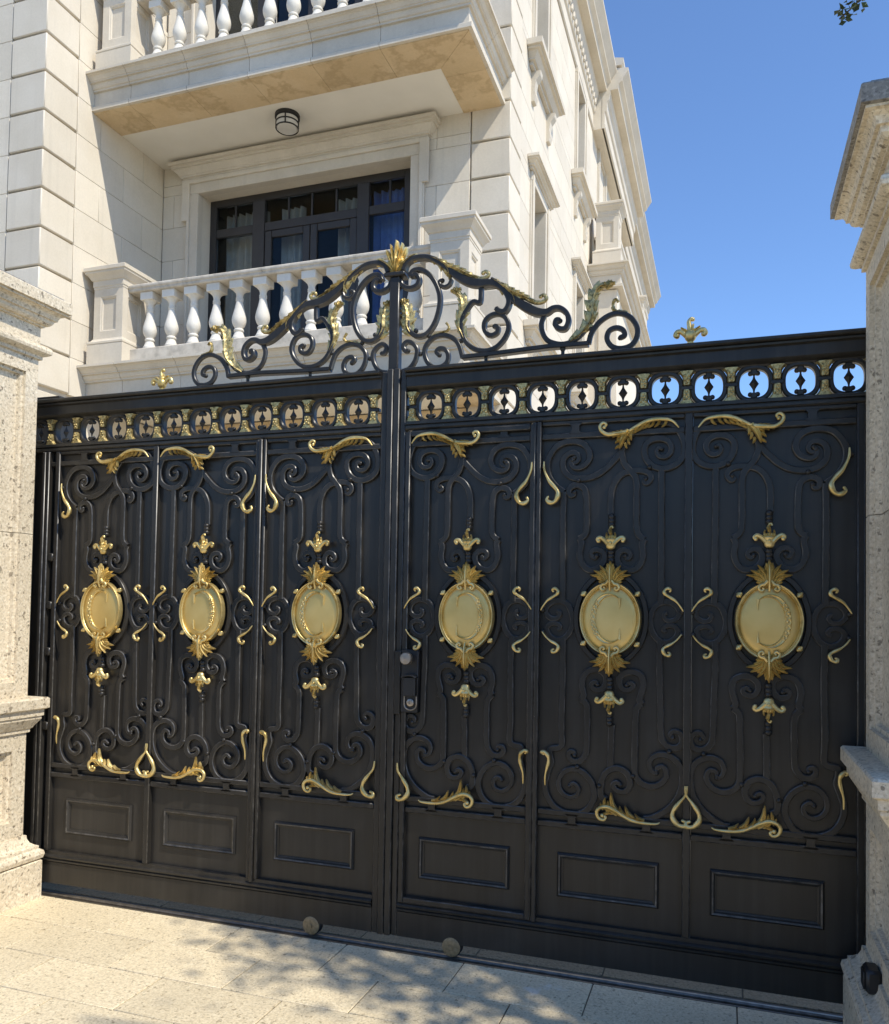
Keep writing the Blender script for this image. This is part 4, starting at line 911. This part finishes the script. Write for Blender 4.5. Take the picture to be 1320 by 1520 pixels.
# left wing -------------------------------------------------------------
XW, YW, YL, XR = -6.77, 4.5, 6.85, -1.26
wing = core('wall', 'x', -11.5, XW - 0.05, YW + 0.05, 9.0, 0, 13.2, [])
courses(wing, 'x', -9.6, -7.345, YW + 0.012, YW + 0.06, 4.36, 10.5, [], 0.95)
courses(wing, 'y', 5.065, YL, XW - 0.06, XW, 4.36, 10.5, [], 0.9, cutlist=([5.97], [5.50, 6.38]))
def quoins(parent, x0, x1, y0, y1, zlo, zhi):
    for k in range(len(ZC) - 1):
        zt, zb = ZC[k], ZC[k + 1]
        if zt > zhi or zb < zlo: continue
        block('stone_block', parent, x0, x1, y0, y1, zb + 0.014, zt - 0.014, 0.012, 'limestone')
quoins(wing, -7.335, XW + 0.004, YW, 5.06, 4.30, 11.0)
courses(wing, 'x', -9.6, XW, YW + 0.02, YW + 0.06, 0.1, 4.30, [], 1.0); courses(wing, 'y', YW + 0.05, YL, XW - 0.06, XW - 0.012, 2.2, 4.30, [], 1.0)
# loggia wall -------------------------------------------------------------
WIN = [(-6.102, -2.658, 4.84, 7.862), (-6.102, -2.658, 8.86, 11.882)]
fw_ = core('wall', 'x', XW - 0.02, XR - 0.05, YL + 0.045, YL + 0.30, 0, 13.0, WIN)
HOL = [(-6.30, -2.46, 4.80, 8.05), (-6.30, -2.46, 8.82, 12.07)]
courses(fw_, 'x', XW, -1.815, YL, YL + 0.05, 4.36, 11.95, HOL, 0.95, 0.2)
courses(fw_, 'x', XW, -1.815, YL, YL + 0.05, 2.2, 4.30, [], 0.95, 0.2, m='bounce_tan_stone')  # same cream wall, coloured tan for the warm bounced light
quoins(fw_, -1.80, XR, YL, 7.45, 2.2, 11.9)
# side wall -------------------------------------------------------------
SWIN = []
for y in (8.24, 11.84, 14.70): SWIN += [(y - 0.03, y + 0.84, 5.72, 7.96), (y - 0.03, y + 0.84, 9.80, 11.90)]
sw = core('wall', 'y', YL + 0.2, 26.5, XR - 0.35, XR - 0.045, 0, 12.75, SWIN)
SH = []
for y in (8.24, 11.84): SH += [(y - 0.20, y + 1.01, 5.70, 8.06), (y - 0.20, y + 1.01, 9.80, 12.05)]
courses(sw, 'y', 7.455, 13.45, XR - 0.05, XR - 0.006, 2.2, 11.95, SH, 1.05, 0.3)
obj('wall_facing', MB().box(XR - 0.044, XR - 0.008, 13.45, 26.5, 0, 11.95).mesh('wall_facing', 'limestone', False), V)
# eaves of the side: frieze, dentils, soffit, cornice
EAVE = [(-0.04, 11.95), (0.012, 11.95), (0.030, 11.97), (0.030, 12.02), (0.014, 12.04), (0.014, 12.30), (0.045, 12.32), (0.060, 12.36), (0.060, 12.52), (0.095, 12.56), (0.110, 12.62), (0.130, 12.70), (0.130, 12.75), (0.290, 12.75), (0.290, 12.80), (0.300, 12.82), (0.300, 12.86), (0.335, 12.89), (0.380, 12.92), (0.380, 12.96), (0.430, 13.02), (0.480, 13.10), (0.500, 13.12), (0.500, 13.17), (-0.04, 13.24)]
ev = obj('eaves', MB().moulding([(XR, YL - 0.3), (XR, 13.75)], EAVE).mesh('eaves', 'moulded_stone'), V)
ev2 = obj('eaves', MB().moulding([(XR + 0.24, 13.75), (XR + 0.24, 19.6)], EAVE).box(XR - 0.04, XR + 0.23, 13.76, 19.58, 11.95, 13.2).mesh('eaves', 'moulded_stone'), V)
ev3 = obj('eaves', MB().moulding([(XR, 19.6), (XR, 26.6)], EAVE).mesh('eaves', 'moulded_stone'), V)
DEN = MB().box(-0.024, 0.03, -0.05, 0.05, -0.07, 0.07, 0.02).mesh('dentil', 'moulded_stone')
for k in range(34): obj('dentil', DEN, ev, (XR + 0.072, YL + 0.1 + k * 0.2, 12.45))
obj('roof', MB().add([(XR + 0.46, YL - 0.3, 13.20), (XR + 0.46, 26.6, 13.20), (-6.0, 22, 16.0), (-6.0, 11, 16.0)], [(0, 1, 2, 3)]).mesh('roof', 'lead_roof'), V)
obj('parapet', MB().moulding([(XR + 0.20, 13.72), (XR + 0.20, 19.6)], [(-0.10, 13.24), (0.40, 13.24), (0.44, 13.30), (0.44, 13.38), (-0.10, 13.50)]).mesh('parapet', 'moulded_stone'), V)

def side_window(y, top):
    z0, z1 = (9.84, 11.86) if top else (5.76, 7.92); y1 = y + 0.81
    w = obj('window', MB().box(XR - 0.34, XR - 0.28, y, y1, z0, z1).mesh('window', 'window_frame'), V)
    # moulded casing with crossetted top, built of jambs and head
    for a, b in ((y - 0.20, y), (y1, y1 + 0.20)):
        obj('casing', MB().box(XR - 0.25, XR + 0.025, a, b, z0, z1, 0.006).mesh('casing', 'moulded_stone'), w)
        obj('casing', MB().box(XR + 0.0255, XR + 0.05, a + (0.02 if a < y else 0.09), b - (0.09 if a < y else 0.02), z0, z1 + 0.1, 0.008).mesh('casing', 'moulded_stone'), w)
    obj('casing', MB().box(XR - 0.25, XR + 0.03, y - 0.20, y1 + 0.20, z1 + 0.001, z1 + 0.14, 0.006).mesh('casing', 'moulded_stone'), w)
    obj('pane', MB().box(XR - 0.279, XR - 0.272, y + 0.07, y1 - 0.07, z0 + 0.08, z1 - 0.08).mesh('pane', 'pane_glass'), w)
    if not top:
        pr = [(-0.02, z1 + 0.142), (0.03, z1 + 0.142), (0.03, z1 + 0.17), (0.06, z1 + 0.172), (0.06, z1 + 0.195), (0.09, z1 + 0.21), (0.10, z1 + 0.23), (0.13, z1 + 0.232), (0.13, z1 + 0.25), (0.15, z1 + 0.252), (0.15, z1 + 0.29), (-0.02, z1 + 0.31)]
        obj('hood', MB().moulding([(XR - 0.0, y1 + 0.24), (XR + 0.02, y1 + 0.24), (XR + 0.02, y - 0.24), (XR, y - 0.24)], [(-o, z) for o, z in pr]).mesh('hood', 'moulded_stone'), w)
    zs = z0
    pr = [(-0.02, zs - 0.30), (0.03, zs - 0.30), (0.03, zs - 0.25), (0.07, zs - 0.245), (0.07, zs - 0.22), (0.10, zs - 0.19), (0.12, zs - 0.15), (0.12, zs - 0.145), (0.16, zs - 0.14), (0.16, zs - 0.11), (0.20, zs - 0.105), (0.20, zs - 0.02), (-0.02, zs - 0.001)]
    obj('sill', MB().moulding([(XR, y1 + 0.28), (XR + 0.02, y1 + 0.28), (XR + 0.02, y - 0.32), (XR, y - 0.32)], [(-o, z) for o, z in pr]).mesh('sill', 'moulded_stone'), w)
    for a in (y - 0.20, y1 + 0.06):
        q = [(0.0, zs - 0.75), (0.05, zs - 0.74), (0.07, zs - 0.66), (0.05, zs - 0.56), (0.07, zs - 0.44), (0.13, zs - 0.36), (0.14, zs - 0.30), (0.0, zs - 0.30)]
        obj('bracket', MB().loft([[(XR + o - 0.006, a, z) for o, z in q], [(XR + o - 0.006, a + 0.14, z) for o, z in q]]).mesh('bracket', 'moulded_stone'), w)
for y in (8.24, 11.84, 14.70):
    for t in (False, True): side_window(y, t)

# balconies -------------------------------------------------------------
def baluster_mesh():
    mb = MB(); mb.box(-0.098, 0.098, -0.098, 0.098, 0.668, 0.772, 0.004)
    mb.lathe([(0.088, 0.0), (0.088, 0.035), (0.078, 0.045), (0.070, 0.070), (0.056, 0.105), (0.052, 0.118), (0.064, 0.126), (0.067, 0.140), (0.060, 0.153), (0.050, 0.160), (0.060, 0.178), (0.078, 0.206), (0.090, 0.240), (0.094, 0.272), (0.090, 0.310), (0.078, 0.362), (0.063, 0.420), (0.051, 0.478), (0.043, 0.520), (0.050, 0.526), (0.050, 0.538), (0.044, 0.544), (0.050, 0.550), (0.050, 0.562), (0.042, 0.568), (0.044, 0.600), (0.056, 0.632), (0.080, 0.654), (0.090, 0.669)], seg=22)
    return mb.mesh('baluster', 'cast_stone', angle=40)
BALU = baluster_mesh()
def pedestal_mesh():
    w = 0.235; path = [(-w, w), (-w, -w), (w, -w), (w, w)]; mb = MB()
    def rg(pr): mb.moulding(path, [(-0.1, pr[0][1])] + pr + [(-0.1, pr[-1][1])], closed=True)
    rg([(0.055, 0.0), (0.055, 0.285), (0.050, 0.290)])
    rg([(0.050, 0.291), (0.060, 0.300), (0.060, 0.325), (0.045, 0.335), (0.020, 0.350), (0.008, 0.375)])
    for o, u, n in (((-w, -w, 0.376), (1, 0, 0), (0, -1, 0)), ((w, -w, 0.376), (0, 1, 0), (1, 0, 0)), ((w, w, 0.376), (-1, 0, 0), (0, 1, 0)), ((-w, w, 0.376), (0, -1, 0), (-1, 0, 0))):
        recessed(mb, o, u, (0, 0, 1), n, 2 * w, 0.68, 0.105, [(0.012, 0.010), (0.022, 0.012), (0.030, 0.030)])
    rg([(0.0, 1.056), (0.006, 1.06), (0.006, 1.085), (0.014, 1.09), (0.014, 1.165), (0.030, 1.175), (0.040, 1.195), (0.060, 1.225), (0.085, 1.245), (0.090, 1.25), (0.090, 1.275), (0.105, 1.28), (0.105, 1.325), (0.095, 1.335), (0.02, 1.35)])
    return mb.mesh('pedestal', 'moulded_stone')
PED = pedestal_mesh()
BPROF = [(-0.10, 0.0), (0.046, 0.0), (0.046, 0.052), (0.040, 0.060), (0.0, 0.062), (0.0, 0.268), (0.030, 0.270), (0.030, 0.292), (0.045, 0.300), (0.060, 0.322), (0.068, 0.350), (0.068, 0.356), (0.096, 0.358), (0.096, 0.374), (0.106, 0.378), (0.116, 0.397), (0.135, 0.418), (0.158, 0.428), (0.158, 0.436), (0.180, 0.438), (0.180, 0.470), (-0.10, 0.474)]
YF, XE = 5.36, -1.385
def balcony(z0, label):
    b = tag(obj('balcony', MB().box(XW, XE - 0.06, YF + 0.06, YL, z0 + 0.02, z0 + 0.468).mesh('balcony', 'moulded_stone', False), V), label)
    js = [XW, -6.16, -5.235, -4.32, -3.42, -2.50]
    pr = [(o, z0 + z) for o, z in BPROF]
    for a, c in zip(js[:-1], js[1:]):
        obj('cornice_stone', MB().moulding([(a + 0.003, YF), (c - 0.003, YF)], pr).mesh('cornice_stone', 'moulded_stone'), b)
    obj('cornice_stone', MB().moulding([(-2.497, YF), (XE, YF), (XE, 6.08)], pr).mesh('cornice_stone', 'moulded_stone'), b)
    obj('cornice_stone', MB().moulding([(XE, 6.086), (XE, YL)], pr).mesh('cornice_stone', 'moulded_stone'), b)
    # soffit stones with mitred corner, then the plaster ceiling
    zs = z0 - 0.001; yi, xi = 5.90, -1.915
    def slab(p): 
        return obj('soffit_stone', MB().loft([[(x, y, z0 - 0.012) for x, y in p], [(x, y, z0 + 0.05) for x, y in p]]).mesh('soffit_stone', 'bounce_tan_stone', False), b)
    for a, c in zip(js[:-1], js[1:]): slab([(a + 0.002, YF + 0.0), (c - 0.002, YF + 0.0), (c - 0.002, yi), (a + 0.002, yi)])
    slab([(-2.498, YF), (XE - 0.003, YF), (xi - 0.001, yi), (-2.498, yi)]); slab([(XE, YF + 0.003), (XE, 6.078), (xi, 6.078), (xi, yi + 0.003)]); slab([(XE, 6.082), (XE, YL), (xi, YL), (xi, 6.082)])
    obj('ceiling', MB().box(XW, xi - 0.002, yi + 0.002, YL, z0 - 0.004, z0 + 0.05).mesh('ceiling', 'plaster', False), b)
    zd = z0 + 0.474
    for x in (-6.405, -1.565): obj('pedestal', PED, b, (x, 5.565, zd))
    obj('plinth_course', MB().box(-6.16, -1.81, 5.43, 5.70, zd, zd + 0.235, 0.012).mesh('plinth_course', 'grimy_stone'), b)
    for k in range(12): obj('baluster', BALU, b, (-5.905 + 0.348 * k, 5.565, zd + 0.236))
    rp = [(-0.13, 0), (0.115, 0.0), (0.125, 0.006), (0.132, 0.02), (0.132, 0.04), (0.145, 0.05), (0.150, 0.062), (0.150, 0.082), (0.142, 0.094), (-0.142, 0.094), (-0.150, 0.082), (-0.150, 0.06), (-0.132, 0.04)]
    rj = [-6.165, -5.30, -4.10, -2.90, -1.805]
    for a, c in zip(rj[:-1], rj[1:]): obj('hand_rail', MB().moulding([(a + 0.002, 5.565), (c - 0.002, 5.565)], [(o, zd + 1.009 + z) for o, z in rp]).mesh('hand_rail', 'grimy_stone'), b)
    return b
balcony(4.32, 'lower balcony whose balustrade rises just above the gate')
balcony(8.34, 'upper balcony with a tan stained soffit and a ceiling lamp below it')

# loggia windows -------------------------------------------------------------
def loggia_window(dz):
    y0, y1 = 7.12, 7.20
    w = obj('window', MB().box(-6.10, -5.99, y0, y1, 4.86 + dz, 7.86 + dz, 0.004).box(-2.87, -2.66, y0, y1, 4.86 + dz, 7.86 + dz, 0.004).box(-5.989, -2.871, y0, y1, 7.755 + dz, 7.86 + dz, 0.004).box(-5.989, -2.871, y0, y1, 4.86 + dz, 4.95 + dz, 0.004).mesh('window', 'window_frame'), V)
    for a, b in ((-5.345, -5.135), (-3.605, -3.415)): obj('mullion', MB().box(a, b, y0 - 0.004, y1 + 0.002, 4.951 + dz, 7.754 + dz, 0.006).mesh('mullion', 'window_frame'), w)
    for a, b in ((-5.988, -5.346), (-5.134, -3.606), (-3.414, -2.872)):
        obj('transom', MB().box(a, b, y0 + 0.004, y1 - 0.004, 7.275 + dz, 7.405 + dz, 0.006).mesh('transom', 'window_frame'), w)
        obj('pane', MB().box(a, b, 7.160, 7.166, 7.406 + dz, 7.754 + dz).mesh('pane', 'pane_glass'), w)
    for x in (-5.665, -4.745, -4.355, -3.955, -3.105): obj('glazing_bar', MB().box(x - 0.014, x + 0.014, 7.150, 7.176, 7.406 + dz, 7.754 + dz).mesh('glazing_bar', 'window_frame'), w)
    for a, b in ((-5.133, -4.372), (-4.366, -3.607)):
        obj('casement', MB().box(a, a + 0.115, y0 + 0.012, y1 - 0.012, 4.952 + dz, 7.274 + dz, 0.008).box(b - 0.115, b, y0 + 0.012, y1 - 0.012, 4.952 + dz, 7.274 + dz, 0.008).box(a + 0.116, b - 0.116, y0 + 0.012, y1 - 0.012, 7.165 + dz, 7.274 + dz, 0.008).mesh('casement', 'window_frame'), w)
        obj('pane', MB().box(a + 0.115, b - 0.115, 7.160, 7.166, 4.952 + dz, 7.166 + dz).mesh('pane', 'pane_glass'), w)
    for a, b in ((-5.988, -5.346), (-3.414, -2.872)): obj('pane', MB().box(a, b, 7.160, 7.166, 4.952 + dz, 7.274 + dz).mesh('pane', 'pane_glass'), w)
    # stone surround
    sx = (-6.30, -2.46)
    s_ = obj('window_surround', MB().box(-6.30, -6.101, 6.80, 6.93, 4.86 + dz, 7.841 + dz, 0.008).box(-2.659, -2.46, 6.80, 6.93, 4.86 + dz, 7.841 + dz, 0.008).box(-6.30, -2.46, 6.80, 6.93, 7.842 + dz, 8.05 + dz, 0.008).mesh('window_surround', 'moulded_stone'), V)
    for a, b, za, zb in ((-6.375, -6.24, 7.43, 8.055), (-2.52, -2.385, 7.43, 8.055), (-6.285, -6.24, 4.86, 7.43), (-2.52, -2.475, 4.86, 7.43), (-6.24, -2.52, 7.99, 8.055)):
        obj('architrave_band', MB().box(a, b, 6.765, 6.80, za + dz, zb + dz, 0.006).mesh('architrave_band', 'moulded_stone'), s_)
    pr = [(-0.05, 8.058), (0.0, 8.058), (0.0, 8.078), (0.028, 8.080), (0.028, 8.108), (0.040, 8.114), (0.058, 8.135), (0.085, 8.165), (0.100, 8.178), (0.100, 8.190), (0.126, 8.192), (0.126, 8.226), (0.160, 8.230), (0.160, 8.272), (0.150, 8.284), (-0.05, 8.295)]
    obj('hood', MB().moulding([(-6.36, 6.85), (-6.36, 6.77), (-2.40, 6.77), (-2.40, 6.85)], [(o, z + dz) for o, z in pr]).mesh('hood', 'moulded_stone'), s_)
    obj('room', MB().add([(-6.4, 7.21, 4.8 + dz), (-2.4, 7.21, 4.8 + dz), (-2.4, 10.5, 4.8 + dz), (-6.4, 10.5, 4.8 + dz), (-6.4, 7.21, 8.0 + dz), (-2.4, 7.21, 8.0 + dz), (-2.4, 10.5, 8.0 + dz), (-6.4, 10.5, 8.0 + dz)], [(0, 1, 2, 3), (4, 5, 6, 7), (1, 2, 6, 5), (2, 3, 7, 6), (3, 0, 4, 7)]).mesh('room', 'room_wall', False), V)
loggia_window(0.0); loggia_window(4.02)
def curtain(x0, x1, z0, z1, m, label, ph=0.0, amp=0.035, wl=0.11):
    t = thing('curtain', ((x0 + x1) / 2, 7.42, z0), label, 'curtain'); n = max(8, int((x1 - x0) / 0.014)); rings = []
    for i in range(n + 1):
        x = x0 + (x1 - x0) * i / n; y = 7.42 + amp * math.sin(2 * math.pi * x / wl + ph) + 0.4 * amp * math.sin(5.1 * x / wl + 1 + ph)
        rings.append([(x, y, z1), (x, y + 0.01, (z0 + z1) / 2), (x, y, z0), (x, y + 0.004, z0), (x, y + 0.014, (z0 + z1) / 2), (x, y + 0.004, z1)])
    obj('cloth', MB().loft(rings, closed=True).mesh('cloth', m, angle=80), t)
curtain(-6.02, -5.25, 4.9, 7.75, 'curtain_grey', 'pale grey curtain behind the left pane of the loggia window')
curtain(-5.02, -4.62, 4.9, 7.72, 'curtain_grey', 'grey curtain behind the left glazed door of the loggia', 1.0)
curtain(-4.05, -3.62, 4.9, 7.72, 'curtain_grey', 'grey curtain behind the right glazed door of the loggia', 2.0)
curtain(-3.46, -2.70, 4.9, 7.75, 'curtain_sky_tint', 'blue curtain behind the right pane of the loggia window', 0.5)

lamp = thing('ceiling_lamp', (-4.24, 6.19, 8.335), 'round black rimmed ceiling lamp with frosted glass under the upper balcony', 'lamp')
obj('lamp_base', MB().lathe([(0.17, 8.335), (0.17, 8.290), (0.155, 8.285), (0.155, 8.280)], -4.24, 6.19, 32).mesh('lamp_base', 'black_plastic'), lamp)
obj('lamp_glass', MB().lathe([(0.148, 8.282), (0.148, 8.160), (0.130, 8.138), (0.06, 8.130), (0.0, 8.129)], -4.24, 6.19, 32).mesh('lamp_glass', 'lamp_glass'), lamp)
for z in (8.225, 8.150):
    obj('lamp_band', MB().loft([[((-4.24) + r * math.cos(2 * math.pi * k / 32), 6.19 + r * math.sin(2 * math.pi * k / 32), zz) for r, zz in ((0.150, z - 0.008), (0.158, z - 0.008), (0.158, z + 0.008), (0.150, z + 0.008))] for k in range(33)], True, False).mesh('lamp_band', 'black_plastic'), lamp)
for k in range(4):
    a = R(20 + 90 * k); x, y = -4.24 + 0.153 * math.cos(a), 6.19 + 0.153 * math.sin(a)
    obj('lamp_strut', MB().box(x - 0.007, x + 0.007, y - 0.007, y + 0.007, 8.150, 8.285).mesh('lamp_strut', 'black_plastic'), lamp)

# bay with a balcony on the far part of the side wall -------------------------------------------------------------
def side_bay():
    x1 = -0.70; y0, y1 = 13.55, 19.3
    b = tag(obj('bay', MB().box(XR - 0.01, x1, y0, y1, 0, 8.36).mesh('bay', 'limestone', False), V), 'projecting bay carrying a balcony on the far side wall')
    pr = [(o, 8.36 + z) for o, z in BPROF]
    obj('cornice_stone', MB().moulding([(XR, y0 - 0.12), (x1 + 0.10, y0 - 0.12), (x1 + 0.10, y1)], pr).mesh('cornice_stone', 'moulded_stone'), b)
    obj('deck', MB().box(XR, x1 + 0.08, y0 - 0.11, y1, 8.37, 8.833).mesh('deck', 'moulded_stone', False), b)
    for y in (y0 + 0.16, y1 - 0.3): obj('pedestal', PED, b, (x1 - 0.19, y, 8.834))
    for k in range(14): obj('baluster', BALU, b, (x1 - 0.19, y0 + 0.62 + 0.34 * k, 9.07))
    obj('hand_rail', MB().box(x1 - 0.33, x1 - 0.05, y0 + 0.40, y1 - 0.54, 9.843, 9.94, 0.02).mesh('hand_rail', 'moulded_stone'), b)
    for zz in (4.34,): obj('cornice_stone', MB().moulding([(XR, y0), (x1, y0), (x1, y1)], [(o * 0.8, zz + z) for o, z in BPROF]).mesh('cornice_stone', 'moulded_stone'), b)
    obj('pilaster', MB().box(x1 - 0.36, x1 + 0.03, y0 - 0.04, y0 + 0.35, 4.82, 8.35, 0.01).mesh('pilaster', 'limestone'), b)
side_bay()

# ------------------------------------------------------------------ tree outside the frame on the right, one twig reaching into view
T = thing('tree', (5.7, -2.4, 0), 'leafy tree at the right whose twig hangs into the top right corner', 'tree')
def limb(pts, r0, r1):
    p = crs(pts, 5); return MB().tube(p, lambda t: r0 + (r1 - r0) * t, 9)
tk = limb([(5.7, -2.4, -0.05), (5.66, -2.36, 1.6), (5.55, -2.30, 3.4), (5.45, -2.2, 5.2), (5.4, -2.1, 7.0)], 0.17, 0.06)
for pts, r in ((((5.58, -2.3, 3.2), (4.9, -2.1, 4.6), (4.1, -1.9, 5.6), (3.5, -1.7, 6.0)), 0.07), (((5.5, -2.25, 4.2), (5.2, -1.3, 5.4), (4.6, -0.6, 6.2)), 0.06), (((5.5, -2.2, 4.6), (6.3, -2.6, 5.9), (7.0, -2.8, 6.6)), 0.06), (((5.45, -2.2, 5.4), (4.9, -2.9, 6.4), (4.3, -3.2, 6.9)), 0.05), (((5.2, -1.3, 5.4), (4.2, -0.4, 5.75), (3.2, 0.35, 5.55), (2.55, 0.72, 5.02), (2.24, 0.82, 4.75)), 0.035), (((4.1, -1.9, 5.6), (3.8, -1.4, 6.2), (3.5, -1.0, 6.5)), 0.03)):
    q = crs(pts, 5); tk.tube(q, lambda t, r=r: r * (1 - 0.85 * t) + 0.004, 7)
obj('trunk', tk.mesh('trunk', 'bark', angle=60), T)
rng = random.Random(11); cl = []
def shadow_hit(p):
    t = -p[1] / 0.32; return p[0] - 0.742 * t, p[2] - t
while len(cl) < 400:  # crown shaped by where its shadow should fall
    u = Vector((rng.gauss(0, 1), rng.gauss(0, 1), rng.gauss(0, 1))).normalized() * (rng.random() ** 0.38)
    p = Vector((5.15 + 2.7 * u.x, -2.05 + 1.75 * u.y, 6.5 + 1.9 * u.z))
    gx, gz = shadow_hit(p)
    if gz > 1.45: lim = 0.30 + (gz - 2.6) * 0.93 if gz < 2.75 else 0.44
    elif gz > 0.0: lim = -0.62
    else: lim = -0.75
    m_ = rng.gauss(0.10, 0.16)
    xg, yg = p.x - 0.742 * p.z, p.y + 0.32 * p.z
    stray = gz < 0 and -1.35 < xg < -0.4 and -0.9 < yg < 0.05 and rng.random() < 0.045
    if gx < lim + m_ and not stray: continue
    if p.x < 2.9 and p.y > -0.6: continue
    if p.y + 0.32 * p.z < -1.35 + rng.gauss(0, 0.15): continue          # crown cut back so sun reaches the front paving
    if p.x - 0.742 * p.z > 2.9: continue
    cl.append(p)
LF = MB()
def leaf_at(p, size):
    a = Vector((rng.gauss(0, 1), rng.gauss(0, 1), rng.gauss(0, 0.6))).normalized(); b = a.cross(Vector((rng.gauss(0, 1), rng.gauss(0, 1), rng.gauss(0, 1)))).normalized(); n = a.cross(b)
    L_ = size * rng.uniform(0.8, 1.25); W_ = L_ * 0.30
    LF.add([p, p + a * L_ * 0.5 + b * W_ + n * 0.1 * L_, p + a * L_ + n * -0.05 * L_, p + a * L_ * 0.5 - b * W_ + n * 0.1 * L_], [(0, 1, 2), (0, 2, 3)])
for c in cl:
    for _ in range(24):
        d = Vector((rng.gauss(0, 1), rng.gauss(0, 1), rng.gauss(0, 1))) * 0.14
        leaf_at(c + d, 0.085)
for q in crs([(2.55, 0.72, 5.02), (2.34, 0.79, 4.84), (2.18, 0.84, 4.68), (2.06, 0.85, 4.57), (1.985, 0.86, 4.515)], 7):
    for _ in range(4): leaf_at(Vector(q) + Vector((rng.gauss(0, 1), rng.gauss(0, 1), rng.gauss(0, 1))) * 0.018, 0.038)
tw = crs([(2.30, 0.84, 4.82), (2.18, 0.84, 4.68), (2.06, 0.85, 4.57), (1.985, 0.86, 4.515)], 5)
crown = obj('crown', LF.mesh('crown', 'foliage', smooth=False), T)
obj('twig', MB().tube(tw, 0.004, 5).mesh('twig', 'bark'), T)

# unseen trees added behind the viewer to darken reflections in paint and panes
for x, y, sc_, rz, wd in ((-9.5, -15.0, 1.25, 40, 'farthest to the left'), (-3.5, -17.5, 1.35, 150, 'the tallest of them'), (2.5, -16.0, 1.15, 260, 'the smallest of them'), (9.0, -17.0, 1.3, 10, 'farthest to the right')):
    t2 = thing('tree', (x, y, 0), 'unseen leafy tree added behind the viewer for reflections, ' + wd, 'tree', 'trees added behind the viewer for reflections')
    t2.rotation_euler = (0, 0, R(rz)); t2.scale = (sc_, sc_, sc_)
    for ch in T.children:
        if ch.name.startswith('twig'): continue
        c = ch.copy(); COL.objects.link(c); c.parent = t2; c.location = ch.location

# unseen hedge added behind the viewer to darken the gate's reflections
hd = thing('hedge', (-2, -11, 0), 'unseen clipped hedge added behind the viewer for darker reflections', 'hedge'); HM = MB()
obj('hedge_core', MB().box(-22, 18, -12.3, -11.3, 0.0, 2.7, 0.1).mesh('hedge_core', 'foliage'), hd)
LF = HM
for _ in range(9000):
    leaf_at(Vector((rng.uniform(-22, 18), -11.28 + rng.gauss(0, 0.05), rng.uniform(0.02, 2.75))), 0.14)
obj('hedge_leaves', HM.mesh('hedge_leaves', 'foliage', smooth=False), hd)
